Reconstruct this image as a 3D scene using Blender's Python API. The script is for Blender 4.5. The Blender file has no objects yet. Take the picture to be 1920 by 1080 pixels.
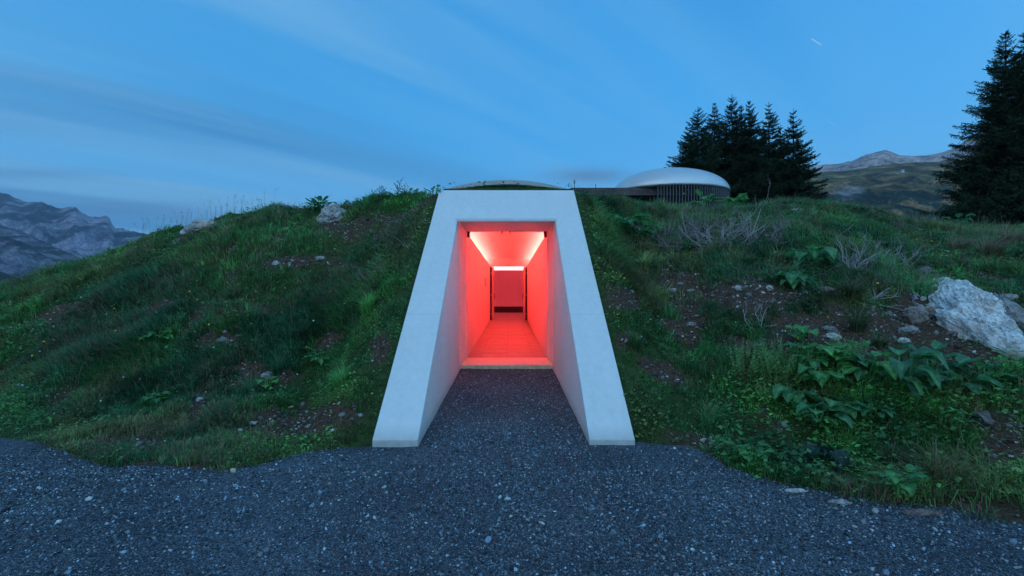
import bpy, bmesh, math, random
import numpy as np
from mathutils import Vector, Matrix, noise as mnoise
R = math.radians
S = bpy.context.scene
C = S.collection
F = 907.0                      # focal length in photo pixels (17 mm lens)
CX, CZ, VPX = 0.058, 1.5, 956.0

# ------------------------------------------------------------------ camera
cam = bpy.data.cameras.new('camera'); cam.lens = 36*F/1920; cam.sensor_width = 36
cam.clip_start = 0.05; cam.clip_end = 30000
co = bpy.data.objects.new('camera', cam); C.objects.link(co)
co.location = (CX, 0, CZ); co.rotation_euler = (R(90), 0, -math.atan(4/F)); S.camera = co

# ------------------------------------------------------------------ exposure
S.view_settings.view_transform = 'Standard'; S.view_settings.look = 'None'
S.view_settings.exposure = 0.15; S.view_settings.gamma = 1
S.render.engine = 'CYCLES'
S.cycles.max_bounces = 8; S.cycles.diffuse_bounces = 5; S.cycles.glossy_bounces = 3
S.cycles.transmission_bounces = 2; S.cycles.volume_bounces = 0; S.cycles.transparent_max_bounces = 4
S.cycles.sample_clamp_indirect = 60; S.cycles.use_denoising = True
S.cycles.caustics_reflective = False; S.cycles.caustics_refractive = False

# ------------------------------------------------------------------ sky
SUN_EL, SUN_ROT = 1.5, 200
w = bpy.data.worlds.new('World'); S.world = w; w.use_nodes = True
nt = w.node_tree; N = nt.nodes; L = nt.links; N.clear()
def nd(t, **k):
    n = N.new(t)
    for a, b in k.items(): setattr(n, a, b)
    return n
def val(v, sock):
    if hasattr(v, 'is_linked'): L.new(v, sock)
    elif isinstance(v, (tuple, list)): sock.default_value = v
    else: sock.default_value = v
def mth(op, a, b=0.0, c=0.0, clamp=False):
    n = nd('ShaderNodeMath', operation=op, use_clamp=clamp)
    val(a, n.inputs[0]); val(b, n.inputs[1]); val(c, n.inputs[2]); return n.outputs[0]
def mixc(f, a, b, mode='MIX'):
    n = nd('ShaderNodeMix', data_type='RGBA', blend_type=mode)
    val(f, n.inputs[0]); val(a, n.inputs[6]); val(b, n.inputs[7]); return n.outputs[2]
def ramp(f, stops, interp='LINEAR'):
    n = nd('ShaderNodeValToRGB'); n.color_ramp.interpolation = interp
    e = n.color_ramp.elements
    while len(e) < len(stops): e.new(0.5)
    for i, (p, c) in enumerate(stops): e[i].position = p; e[i].color = c if len(c) == 4 else (*c, 1)
    val(f, n.inputs[0]); return n.outputs[0]
tc = nd('ShaderNodeTexCoord')
nrm = nd('ShaderNodeVectorMath', operation='NORMALIZE'); L.new(tc.outputs['Generated'], nrm.inputs[0])
sp = nd('ShaderNodeSeparateXYZ'); L.new(nrm.outputs[0], sp.inputs[0])
X, Y, Z = sp.outputs
sky = nd('ShaderNodeTexSky', sky_type='NISHITA'); sky.sun_disc = False
sky.sun_elevation = R(SUN_EL); sky.sun_rotation = R(SUN_ROT); sky.ozone_density = 5; sky.altitude = 1800
up = mth('MAXIMUM', Z, 0.0)
grad = ramp(up, [(0.0, (.21, .60, .93)), (.12, (.155, .53, .90)), (.28, (.062, .40, .79)), (.50, (.020, .30, .69)), (1.0, (.03, .28, .66))])
# brighter and paler sky on the side of the vanished sun, behind the camera
back = mth('MULTIPLY_ADD', Y, -0.5, 0.5, clamp=True)
back = mth('POWER', back, 1.6)
base = mixc(back, grad, (.60, 1.18, 1.72, 1))
az = mth('MULTIPLY_ADD', X, 0.09, 0.93)
vm = nd('ShaderNodeVectorMath', operation='SCALE'); L.new(base, vm.inputs[0]); L.new(az, vm.inputs[3])
base = mixc(1.0, vm.outputs[0], sky.outputs[0], 'ADD')
base.node.inputs[0].default_value = 0.12
# streaked clouds on a high layer, drawn out by wind towards the right-hand horizon
zz = mth('ADD', up, 0.10)
cx = mth('DIVIDE', X, zz); cy = mth('DIVIDE', Y, zz)
wa = math.atan2(1.0, 1.04)
ca, sa = math.cos(wa), math.sin(wa)
al = mth('ADD', mth('MULTIPLY', cx, ca), mth('MULTIPLY', cy, sa))
ac = mth('SUBTRACT', mth('MULTIPLY', cy, ca), mth('MULTIPLY', cx, sa))
def cloud(sa_, sc_, off, lo, hi, det=4, rough=.5):
    cb = nd('ShaderNodeCombineXYZ'); L.new(mth('MULTIPLY', al, sa_), cb.inputs[0]); L.new(mth('MULTIPLY', ac, sc_), cb.inputs[1]); cb.inputs[2].default_value = off
    n = nd('ShaderNodeTexNoise'); n.inputs['Scale'].default_value = 1; n.inputs['Detail'].default_value = det; n.inputs['Roughness'].default_value = rough
    n.inputs['Distortion'].default_value = 0.25
    L.new(cb.outputs[0], n.inputs['Vector'])
    m = nd('ShaderNodeMapRange', interpolation_type='SMOOTHSTEP'); L.new(n.outputs[0], m.inputs[0])
    m.inputs[1].default_value = lo; m.inputs[2].default_value = hi; return m.outputs[0]
mask_l = mth('MULTIPLY_ADD', X, -0.9, 0.55, clamp=True)       # the clouds fill the left of the view
c1 = cloud(.16, 1.15, 3.1, .45, .66)
c2 = cloud(.10, .80, 8.4, .46, .62, 3)
c3 = cloud(.30, 3.2, 1.7, .42, .68, 5, .55)
light = mth('MULTIPLY', mth('MULTIPLY_ADD', c3, .35, mth('MULTIPLY', c1, .65)), mth('MULTIPLY_ADD', mask_l, .75, .15))
dark = mth('MULTIPLY', c2, mth('MULTIPLY_ADD', mask_l, .75, .02))
base = mixc(mth('MULTIPLY', dark, .95), base, (.040, .20, .46, 1))
base = mixc(mth('MULTIPLY', light, .75), base, (.26, .54, .78, 1))
# two low lens-shaped clouds: behind the hill top and above the left ridge
def lens(u0, v0, a, b, f, col, base):
    ys = mth('MAXIMUM', Y, 0.05)
    du = mth('DIVIDE', mth('SUBTRACT', mth('DIVIDE', X, ys), u0), a)
    dv = mth('DIVIDE', mth('SUBTRACT', mth('DIVIDE', Z, ys), v0), b)
    e = mth('POWER', 2.718, mth('MULTIPLY', mth('ADD', mth('MULTIPLY', du, du), mth('MULTIPLY', dv, dv)), -1.0))
    e = mth('MULTIPLY', e, mth('GREATER_THAN', Y, 0.05))
    return mixc(mth('MULTIPLY', e, f), base, col)
base = lens(.165, .232, .085, .016, .9, (.10, .24, .45, 1), base)
base = lens(-.78, .165, .17, .016, .55, (.085, .19, .40, 1), base)
base = lens(-1.02, .235, .20, .012, .5, (.07, .26, .55, 1), base)
base = lens(-.52, .150, .20, .010, .3, (.09, .22, .45, 1), base)
# faint star trails, short streaks
for (px, py, ln, st) in [(1532, 77, 11, 1.0), (1560, 187, 12, .35), (1560, 229, 12, .4), (458, 228, 9, .35), (957, 271, 9, .3), (790, 346, 7, .5), (1198, 78, 9, .2), (1250, 150, 8, .2)]:
    u0, v0 = (px-VPX)/F, (540-py)/F
    ys = mth('MAXIMUM', Y, 0.05)
    pu = mth('SUBTRACT', mth('DIVIDE', X, ys), u0); pv = mth('SUBTRACT', mth('DIVIDE', Z, ys), v0)
    q = R(-32)
    t1 = mth('ABSOLUTE', mth('ADD', mth('MULTIPLY', pu, math.cos(q)), mth('MULTIPLY', pv, math.sin(q))))
    t2 = mth('ABSOLUTE', mth('SUBTRACT', mth('MULTIPLY', pv, math.cos(q)), mth('MULTIPLY', pu, math.sin(q))))
    inl = mth('LESS_THAN', t1, ln/F); inw = mth('LESS_THAN', t2, .95/F)
    k = mth('MULTIPLY', mth('MULTIPLY', inl, inw), mth('GREATER_THAN', Y, .1))
    base = mixc(mth('MULTIPLY', k, st*st**.4*.42), base, (.75, .85, .95, 1))
vm2 = nd('ShaderNodeVectorMath', operation='SCALE'); L.new(base, vm2.inputs[0]); vm2.inputs[3].default_value = 10
bg = nd('ShaderNodeBackground'); bg.inputs[1].default_value = 0.1; L.new(vm2.outputs[0], bg.inputs[0])
wo = nd('ShaderNodeOutputWorld'); L.new(bg.outputs[0], wo.inputs[0])

# ------------------------------------------------------------------ sun (set: only a weak, wide afterglow)
sl = bpy.data.lights.new('sun', 'SUN'); sl.energy = 0.25; sl.angle = R(40); sl.color = (1.0, .95, .92)
so = bpy.data.objects.new('sun', sl); C.objects.link(so)
so.rotation_euler = (R(60), 0, R(-35))

# ================================================================== helpers
def tag(o, label=None, cat=None, group=None, kind=None):
    if label: o['label'] = label
    if cat: o['category'] = cat
    if group: o['group'] = group
    if kind: o['kind'] = kind
    return o
def empty(name, loc=(0, 0, 0)):
    o = bpy.data.objects.new(name, None); C.objects.link(o); o.location = loc; o.empty_display_size = .2; return o
def link(name, me, mat, parent=None, smooth=False, loc=None):
    o = bpy.data.objects.new(name, me); C.objects.link(o)
    if mat: me.materials.append(mat)
    if parent:
        o.parent = parent; o.matrix_parent_inverse = Matrix.Translation(-Vector(parent.location)); 
    if loc: o.location = loc
    if smooth: me.polygons.foreach_set('use_smooth', [True]*len(me.polygons))
    return o
def np_mesh(name, V, faces, cols=None, attr='Col'):
    """faces: list of int arrays, each (n,3) or (n,4)"""
    me = bpy.data.meshes.new(name)
    V = np.asarray(V, np.float32)
    me.vertices.add(len(V)); me.vertices.foreach_set('co', V.ravel())
    li = np.concatenate([f.ravel() for f in faces]).astype(np.int32)
    tot = np.concatenate([np.full(len(f), f.shape[1], np.int32) for f in faces])
    st = np.concatenate([[0], np.cumsum(tot)[:-1]]).astype(np.int32)
    me.loops.add(len(li)); me.loops.foreach_set('vertex_index', li)
    me.polygons.add(len(tot)); me.polygons.foreach_set('loop_start', st)
    try: me.polygons.foreach_set('loop_total', tot)
    except Exception: pass
    me.update(calc_edges=True)
    if cols is not None:
        a = me.color_attributes.new(attr, 'FLOAT_COLOR', 'POINT')
        cc = np.ones((len(V), 4), np.float32); cc[:, :cols.shape[1]] = cols
        a.data.foreach_set('color', cc.ravel())
    return me
def bm_obj(name, bm, mat, parent=None, bevel=0, smooth=False):
    bmesh.ops.recalc_face_normals(bm, faces=bm.faces[:])
    me = bpy.data.meshes.new(name); bm.to_mesh(me); bm.free()
    o = link(name, me, mat, parent, smooth)
    if bevel:
        m = o.modifiers.new('bevel', 'BEVEL'); m.width = bevel; m.segments = 2; m.limit_method = 'ANGLE'
    return o
def add_box(bm, x0, x1, y0, y1, z0, z1):
    v = [bm.verts.new((x, y, z)) for x in (x0, x1) for y in (y0, y1) for z in (z0, z1)]
    for f in [(0,1,3,2),(4,6,7,5),(0,4,5,1),(2,3,7,6),(0,2,6,4),(1,5,7,3)]: bm.faces.new([v[i] for i in f])
def box(name, b, mat, parent=None, bevel=0):
    bm = bmesh.new(); add_box(bm, *b); return bm_obj(name, bm, mat, parent, bevel)
def add_prism(bm, prof, x0, x1):
    """profile in (y,z), extruded along x"""
    a = [bm.verts.new((x0, y, z)) for y, z in prof]; b = [bm.verts.new((x1, y, z)) for y, z in prof]
    bm.faces.new(a); bm.faces.new(b[::-1]); n = len(prof)
    for i in range(n): bm.faces.new([a[i], b[i], b[(i+1) % n], a[(i+1) % n]])

# numpy value noise
def _h(i, j, s):
    n = (i.astype(np.int64)*374761393 + j.astype(np.int64)*668265263 + s*974634777) & 0x7fffffff
    n = ((n ^ (n >> 13))*1274126177) & 0x7fffffff
    return ((n ^ (n >> 16)) & 0xffff)/65535.0
def vn(x, y, s=0):
    xi = np.floor(x); yi = np.floor(y); fx = x-xi; fy = y-yi
    fx = fx*fx*(3-2*fx); fy = fy*fy*(3-2*fy)
    a = _h(xi, yi, s); b = _h(xi+1, yi, s); c = _h(xi, yi+1, s); d = _h(xi+1, yi+1, s)
    return (a+(b-a)*fx)*(1-fy)+(c+(d-c)*fx)*fy
def fbm(x, y, s=0, o=4, g=.5):
    t = 0; a = 1; n = 0
    for k in range(o):
        t = t + a*vn(x*2**k+k*17.3, y*2**k-k*9.1, s+k); n += a; a *= g
    return t/n
def ridged(x, y, s=0, o=5, g=.55):
    t = 0; a = 1; n = 0
    for k in range(o):
        t = t + a*(1-np.abs(2*vn(x*2.03**k+k*7.7, y*2.03**k+k*3.3, s+k)-1)); n += a; a *= g
    return t/n
rng = np.random.default_rng(11)

# ================================================================== materials
def mat(name):
    m = bpy.data.materials.new(name); m.use_nodes = True
    t = m.node_tree; b = t.nodes['Principled BSDF']; return m, t, b
def tnoise(t, scale, det=4, rough=.55, vec=None, dim='3D'):
    n = t.nodes.new('ShaderNodeTexNoise'); n.inputs['Scale'].default_value = scale; n.inputs['Detail'].default_value = det
    n.inputs['Roughness'].default_value = rough
    if vec is None:
        g = t.nodes.get('GEO') or t.nodes.new('ShaderNodeNewGeometry'); g.name = 'GEO'; vec = g.outputs['Position']
    t.links.new(vec, n.inputs['Vector']); return n
def tramp(t, f, stops):
    r = t.nodes.new('ShaderNodeValToRGB'); e = r.color_ramp.elements
    while len(e) < len(stops): e.new(.5)
    for i, (p, c) in enumerate(stops): e[i].position = p; e[i].color = (*c, 1) if len(c) == 3 else c
    t.links.new(f, r.inputs[0]); return r.outputs[0]
def tmix(t, f, a, b, mode='MIX'):
    n = t.nodes.new('ShaderNodeMix'); n.data_type = 'RGBA'; n.blend_type = mode
    for v, s in ((f, n.inputs[0]), (a, n.inputs[6]), (b, n.inputs[7])):
        if hasattr(v, 'is_linked'): t.links.new(v, s)
        else: s.default_value = v if not isinstance(v, tuple) or len(v) == 4 else (*v, 1)
    return n.outputs[2]
def tbump(t, b, h, strength=.3, dist=.01):
    n = t.nodes.new('ShaderNodeBump'); n.inputs['Strength'].default_value = strength; n.inputs['Distance'].default_value = dist
    t.links.new(h, n.inputs['Height']); t.links.new(n.outputs[0], b.inputs['Normal']); return n
def tattr(t, name='Col'):
    a = t.nodes.new('ShaderNodeAttribute'); a.attribute_name = name; return a.outputs['Color']
def simple(name, col, rough=.6, var=.12, scale=6, bump=0, metal=0, spec=.4):
    m, t, b = mat(name)
    n = tnoise(t, scale)
    c = tmix(t, n.outputs[0], tuple(x*(1-var) for x in col), tuple(min(1, x*(1+var)) for x in col))
    t.links.new(c, b.inputs['Base Color']); b.inputs['Roughness'].default_value = rough; b.inputs['Metallic'].default_value = metal
    b.inputs['Specular IOR Level'].default_value = spec
    if bump: tbump(t, b, tnoise(t, scale*12, 3).outputs[0], bump, .003)
    return m
def attr_mat(name, rough=.6, spec=.25, nscale=0, trans=0):
    m, t, b = mat(name)
    c = tattr(t)
    if nscale:
        n = tnoise(t, nscale, 3); c = tmix(t, 1.0, c, tramp(t, n.outputs[0], [(.3, (.55, .55, .55)), (.7, (1.35, 1.35, 1.35))]), 'MULTIPLY')
    t.links.new(c, b.inputs['Base Color']); b.inputs['Roughness'].default_value = rough; b.inputs['Specular IOR Level'].default_value = spec
    if trans:
        tr = t.nodes.new('ShaderNodeBsdfTranslucent'); t.links.new(c, tr.inputs['Color']); ad = t.nodes.new('ShaderNodeAddShader')
        t.links.new(b.outputs[0], ad.inputs[0]); t.links.new(tr.outputs[0], ad.inputs[1])
        t.links.new(ad.outputs[0], [n for n in t.nodes if n.type == 'OUTPUT_MATERIAL'][0].inputs['Surface'])
    return m
def emis(name, col, st):
    m, t, b = mat(name); b.inputs['Base Color'].default_value = (.8, .8, .8, 1)
    b.inputs['Emission Color'].default_value = (*col, 1); b.inputs['Emission Strength'].default_value = st; return m

def concrete(name, col, line=None, rough=.75):
    m, t, b = mat(name)
    n1 = tnoise(t, 1.3, 5, .6); n2 = tnoise(t, 14, 4, .6); n3 = tnoise(t, 160, 2, .5)
    c = tmix(t, n1.outputs[0], tuple(x*.95 for x in col), tuple(min(x*1.04, 1) for x in col))
    c = tmix(t, 1.0, c, tramp(t, n2.outputs[0], [(.25, (.93, .93, .93)), (.75, (1.04, 1.04, 1.04))]), 'MULTIPLY')
    # vertical weather streaks
    g = t.nodes['GEO']; mp = t.nodes.new('ShaderNodeMapping'); mp.inputs['Scale'].default_value = (9, 1.2, .5)
    t.links.new(g.outputs['Position'], mp.inputs[0]); n4 = tnoise(t, 1, 5, .65, mp.outputs[0])
    c = tmix(t, 1.0, c, tramp(t, n4.outputs[0], [(.35, (.965, .97, .965)), (.6, (1.01, 1.01, 1.01))]), 'MULTIPLY')
    if line:
        s = t.nodes.new('ShaderNodeSeparateXYZ'); t.links.new(g.outputs['Position'], s.inputs[0])
        for ax, p, wd in line:
            a = t.nodes.new('ShaderNodeMath'); a.operation = 'COMPARE'; t.links.new(s.outputs[ax], a.inputs[0]); a.inputs[1].default_value = p; a.inputs[2].default_value = wd
            c = tmix(t, a.outputs[0], c, tuple(x*.72 for x in col))
    t.links.new(c, b.inputs['Base Color']); b.inputs['Roughness'].default_value = rough; b.inputs['Specular IOR Level'].default_value = .3
    if line:
        # splashed dirt just above the gravel and a few water marks
        r1 = t.nodes.new('ShaderNodeMapRange'); t.links.new(s.outputs[2], r1.inputs[0]); r1.inputs[1].default_value = .02; r1.inputs[2].default_value = .16; r1.inputs[3].default_value = 1; r1.inputs[4].default_value = 0
        mu = t.nodes.new('ShaderNodeMath'); mu.operation = 'MULTIPLY'; mu.use_clamp = True; t.links.new(r1.outputs[0], mu.inputs[0]); t.links.new(n2.outputs[0], mu.inputs[1])
        c = tmix(t, mu.outputs[0], c, (.30, .28, .25))
        sp2 = tnoise(t, 46, 2, .5); c = tmix(t, tramp(t, sp2.outputs[0], [(.70, (0, 0, 0)), (.76, (.35, .35, .35))]), c, (.42, .42, .40))
        t.links.new(c, b.inputs['Base Color'])
    tbump(t, b, n3.outputs[0], .25, .002)
    return m
M = {}
M['concrete'] = concrete('pale_concrete', (.73, .735, .725), [(2, 1.17, .002)])
M['wall'] = concrete('painted_wall', (.74, .72, .72))
M['ceil'] = simple('white_ceiling', (.75, .73, .72), .8, .03, 1)
M['rimc'] = concrete('weathered_concrete', (.50, .50, .48))
M['beam'] = None
M['black'] = simple('black_metal', (.012, .012, .013), .5, .2, 8)
M['led'] = emis('red_led', (1, .050, .042), 108)
M['cove_glow'] = emis('chamber_cove_glow', (1, .085, .09), 20)  # painted glow for the lit cove surface in the chamber

# ground soil
def soil_mat():
    m, t, b = mat('hill_soil')
    n1 = tnoise(t, 2.2, 5, .65); n2 = tnoise(t, 28, 5, .7); n3 = tnoise(t, 9, 3)
    c = tramp(t, n2.outputs[0], [(.3, (.030, .018, .012)), (.5, (.085, .050, .034)), (.66, (.145, .092, .066)), (.8, (.22, .18, .15))])
    c2 = tramp(t, n3.outputs[0], [(.3, (.020, .045, .014)), (.7, (.055, .085, .030))])
    a = t.nodes.new('ShaderNodeSeparateColor'); t.links.new(tattr(t), a.inputs[0])
    c = tmix(t, a.outputs[0], c2, c)
    t.links.new(c, b.inputs['Base Color']); b.inputs['Roughness'].default_value = .95; b.inputs['Specular IOR Level'].default_value = .1
    tbump(t, b, n2.outputs[0], .8, .03)
    return m
M['soil'] = soil_mat()
def gravel_mat():
    m, t, b = mat('gravel_bed')
    g = t.nodes.new('ShaderNodeNewGeometry'); g.name = 'GEO'
    v = t.nodes.new('ShaderNodeTexVoronoi'); v.inputs['Scale'].default_value = 150; v.inputs['Randomness'].default_value = 1
    t.links.new(g.outputs['Position'], v.inputs['Vector'])
    s = t.nodes.new('ShaderNodeSeparateColor'); t.links.new(v.outputs['Color'], s.inputs[0])
    c = tramp(t, s.outputs[0], [(0, (.022, .028, .038)), (.5, (.055, .068, .090)), (.85, (.11, .13, .165)), (1, (.28, .32, .36))])
    n = tnoise(t, .9, 5, .6)
    c = tmix(t, 1.0, c, tramp(t, n.outputs[0], [(.3, (.5, .5, .5)), (.7, (1.5, 1.46, 1.42))]), 'MULTIPLY')
    t.links.new(c, b.inputs['Base Color']); b.inputs['Roughness'].default_value = .85; b.inputs['Specular IOR Level'].default_value = .3
    inv = t.nodes.new('ShaderNodeMath'); inv.operation = 'SUBTRACT'; inv.inputs[0].default_value = 1; t.links.new(v.outputs['Distance'], inv.inputs[1])
    tbump(t, b, inv.outputs[0], .9, .008)
    return m
M['gravel'] = gravel_mat()
M['stone'] = attr_mat('gravel_stone', .75, .3, 60)
M['blade'] = attr_mat('grass_blade', .55, .2, 0, 1)
M['leaf'] = attr_mat('herb_leaf', .5, .3, 14, 1)
M['needle'] = attr_mat('spruce_needle', .7, .15, .9)
M['bark'] = simple('spruce_bark', (.06, .045, .035), .9, .4, 14, .6)
M['twig'] = simple('bleached_wood', (.34, .32, .31), .8, .3, 25, .3)
M['twig2'] = simple('dry_heather_wood', (.24, .20, .195), .85, .35, 30, .3)

def rock_mat(name, col, stain=0.0, lo=.45, lo2=.42):
    m, t, b = mat(name)
    n1 = tnoise(t, 3.2, 6, .65); n2 = tnoise(t, 20, 5, .7); n3 = tnoise(t, 1.6, 4, .6)
    c = tramp(t, n1.outputs[0], [(.33, tuple(x*lo for x in col)), (.47, tuple(x*(.5+lo*.5) for x in col)), (.6, col), (.8, tuple(min(1, x*1.15) for x in col))])
    c = tmix(t, 1.0, c, tramp(t, n2.outputs[0], [(.36, (lo2, lo2, lo2*1.03)), (.5, (.95, .95, .95)), (.7, (1.1, 1.1, 1.08))]), 'MULTIPLY')
    if stain:
        c = tmix(t, tramp(t, n3.outputs[0], [(.55, (0, 0, 0)), (.68, (stain, stain, stain))]), c, (.30, .15, .07))
    g = t.nodes['GEO']
    v = t.nodes.new('ShaderNodeTexVoronoi'); v.feature = 'DISTANCE_TO_EDGE'; v.inputs['Scale'].default_value = 4.5
    wp = t.nodes.new('ShaderNodeVectorMath'); wp.operation = 'MULTIPLY_ADD'; t.links.new(n2.outputs['Color'], wp.inputs[0]); wp.inputs[1].default_value = (.25, .25, .25); t.links.new(g.outputs['Position'], wp.inputs[2])
    t.links.new(wp.outputs[0], v.inputs['Vector'])
    c = tmix(t, tramp(t, v.outputs['Distance'], [(0, (1, 1, 1)), (.05, (0, 0, 0))]), c, tuple(x*.22 for x in col))
    t.links.new(c, b.inputs['Base Color']); b.inputs['Roughness'].default_value = .85; b.inputs['Specular IOR Level'].default_value = .25
    tbump(t, b, n2.outputs[0], .8, .03)
    return m
M['rock'] = rock_mat('white_limestone', (.62, .61, .59), .8)
M['rock2'] = rock_mat('grey_limestone', (.36, .35, .34), .4)
M['rockpink'] = rock_mat('pinkish_stone', (.30, .22, .20))

# ================================================================== terrain shape
PX = np.array([-2200, -900, -300, 0, 100, 190, 300, 400, 480, 560, 640, 697, 830, 1080, 1191, 1290, 1340, 1370, 1430, 1500, 1590, 1700, 1780, 1920, 2200, 2900, 5000])
BY = np.array([4.5, 5.2, 5.0, 4.72, 4.39, 3.94, 3.82, 3.80, 3.92, 4.22, 4.44, 4.56, 4.6, 4.6, 4.56, 4.42, 4.12, 3.86, 3.62, 3.50, 3.30, 3.18, 3.10, 2.86, 2.7, 2.4, 2.2])
SX = np.array([-2200, -900, -300, 0, 60, 140, 200, 270, 340, 420, 480, 560, 610, 660, 720, 820, 950, 1080, 1150, 1200, 1300, 1400, 1500, 1560, 1620, 1680, 1740, 1800, 1920, 2200, 2900])
SY = np.array([600, 590, 570, 545, 533, 504, 482, 445, 421, 400, 394, 391, 391, 386, 371, 362, 360, 363, 371, 381, 392, 393, 386, 384, 393, 409, 424, 431, 429, 440, 470])
CXp = np.array([-900, 0, 200, 400, 600, 820, 1080, 1200, 1400, 1600, 1740, 1920, 2900])
CD = np.array([10, 10.5, 11, 11, 10.5, 10, 10.2, 12, 15, 16, 15, 14, 13])
SBX = np.array([-900, 0, 400, 700, 830, 1080, 1300, 1920, 2900]); SB = np.array([-.4, -.35, -.15, -.03, 0, .01, .055, .06, 0])
def gl(t): return np.interp(t, [0, .14, .28, .5, .75, 1], [0, .018, .075, .38, .76, 1])
def gr(t): return np.interp(t, [0, .06, .22, .45, .7, 1], [0, .02, .30, .60, .84, 1])
def height(x, y):
    x = np.asarray(x, float); y = np.asarray(y, float)
    yy = np.maximum(y, .4)
    px = np.clip(VPX+F*(x-CX)/yy, -2200, 5000)
    d0 = np.interp(px, PX, BY) + .12*(fbm(x*1.3, y*1.3, 5, 3)-.5)
    yc = np.interp(px, CXp, CD); zc = CZ+(540-np.interp(px, SX, SY))/F*yc
    t = np.clip((y-d0)/(yc-d0), 0, 1)
    wl = np.clip((690-px)/110, 0, 1); wr = np.clip((px-1230)/120, 0, 1)
    g = t*(1-wl-wr)+gl(t)*wl+gr(t)*wr
    z = zc*g
    over = np.maximum(y-yc, 0)
    z = z + np.minimum(over, 40)*np.interp(px, SBX, SB)
    # bumps
    bump = .30*(fbm(x*.75, y*.75, 21, 3)-.5) + .20*(fbm(x*2.2, y*2.2, 33, 3)-.5)
    z = z + bump*np.clip((y-d0)/1.6, 0, 1)
    # close to the entrance the bank follows the slanted concrete edge
    pz = np.clip(.743*(y-4.6)+.0, 0, 3.27)
    wgt = np.clip(1-(np.abs(x)-1.3)/.9, 0, 1); wgt = wgt*wgt*(3-2*wgt)*(y > 3.5)*np.clip((12-y)/2, 0, 1)
    z = z*(1-wgt)+(pz+bump*.35*np.clip((y-4.6), 0, 1))*wgt
    inside = np.clip((y-d0)/.25, 0, 1)
    z = np.where(y < d0, -.05, -.05*(1-inside)+z*inside)
    on_roof = (np.abs(x) < 1.30) & (y > 9.26) & (y < 12.5)
    z = np.where(on_roof, 3.405+.03*np.clip(1-x*x/1.2, 0, 1), z)
    # far away the plateau falls into the valley
    r = np.hypot(x, y)
    z = z - np.clip((r-48)/50, 0, 1)**1.5*60
    return z
def hit(px, py, d0=2.6, d1=26):
    u, v = (px-VPX)/F, (540-py)/F
    d = np.linspace(d0, d1, 2400)
    h = np.maximum(height(CX+u*d, d), 0.0)
    below = (CZ+v*d) <= h
    k = int(np.argmax(below)) if below.any() else int(np.argmin(((CZ+v*d)-h)/d+(d < 7)*9+(d > 17)*9))
    return Vector((CX+u*d[k], d[k], h[k]))
def at(px, py, d): return Vector((CX+(px-VPX)/F*d, d, CZ+(540-py)/F*d))
def topx(x, y, z):
    return VPX+F*(x-CX)/y, 540-F*(z-CZ)/y
# bare soil patches (centre x, y, half sizes, tilt) as they lie on the bank
SOIL = [(1300, 548, 70, 30, 0), (1400, 556, 110, 28, .1), (1285, 610, 45, 40, 0), (1640, 640, 190, 48, .08), (1740, 610, 110, 60, .3), (1800, 665, 130, 30, .1), (1880, 600, 80, 60, .5), (1880, 830, 75, 55, .2), (1830, 975, 110, 38, .1), (1900, 1010, 80, 40, 0),
        (1170, 560, 30, 20, 0), (570, 792, 112, 30, -.05), (565, 492, 62, 11, -.12), (378, 432, 58, 11, -.3), (626, 420, 24, 14, 0), (410, 640, 50, 18, 0), (610, 640, 55, 22, -.3), (110, 590, 40, 12, -.3), (210, 828, 60, 12, 0), (350, 878, 95, 13, 0), (715, 650, 20, 34, .2),
        (500, 712, 60, 18, -.2), (470, 690, 30, 12, 0), (1240, 700, 60, 18, .3), (1500, 600, 60, 18, 0), (1200, 420, 20, 10, 0), (1450, 445, 30, 8, 0), (300, 575, 30, 8, -.3), (140, 578, 20, 8, -.3), (1370, 640, 50, 16, .2), (1400, 690, 26, 26, 0), (1180, 640, 22, 14, 0), (640, 500, 20, 8, 0), (370, 770, 16, 40, .3)]
def soilness(x, y, z):
    px, py = topx(x, y, z)
    s = np.zeros_like(px)
    e = (fbm(x*2.6, y*2.6, 77, 4)-.5)*1.7
    for cx_, cy_, a, b, th in SOIL:
        dx, dy = px-cx_, py-cy_
        ux = (dx*math.cos(th)+dy*math.sin(th))/a; uy = (dy*math.cos(th)-dx*math.sin(th))/b
        s = np.maximum(s, np.clip((1.25-np.sqrt(ux*ux+uy*uy)+e)*2.2, 0, 1))
    gen = fbm(x*1.1+9, y*1.1, 91, 4)
    s = np.maximum(s, np.clip((gen-.63)*10, 0, 1)*.85)
    return s

# terrain mesh on a non-uniform grid
def axis(a, b, step, lo, hi, snaps):
    core = list(np.arange(a, b+1e-6, step))
    for s in snaps:
        k = int(np.argmin(np.abs(np.array(core)-s))); core[k] = s
    left = []; v = a; st = step
    while v > lo: st *= 1.18; v -= st; left.append(v)
    right = []; v = b; st = step
    while v < hi: st *= 1.18; v += st; right.append(v)
    return np.array(left[::-1]+core+right)
xs = axis(-13, 17, .075, -110, 110, (-1.2, 1.2)); ys = axis(2.4, 17, .075, -100, 115, (4.5, 9.25))
gx, gy = np.meshgrid(xs, ys, indexing='ij'); gz = height(gx, gy)
gz = gz + .025*(fbm(gx*9, gy*9, 3, 2)-.5)*(gz > .05)
V = np.stack([gx, gy, gz], -1).reshape(-1, 3)
ny = len(ys); ii, jj = np.meshgrid(np.arange(len(xs)-1), np.arange(ny-1), indexing='ij')
q = np.stack([ii*ny+jj, (ii+1)*ny+jj, (ii+1)*ny+jj+1, ii*ny+jj+1], -1).reshape(-1, 4)
mx = (xs[:-1]+xs[1:])/2; my = (ys[:-1]+ys[1:])/2
hole = (np.abs(mx)[:, None] < 1.2) & ((my > 4.5) & (my < 9.25))[None, :]
q = q[~hole.ravel()]
sv = np.where(V[:, 1] > 2, soilness(V[:, 0], np.maximum(V[:, 1], 1), V[:, 2]), 0)
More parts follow.
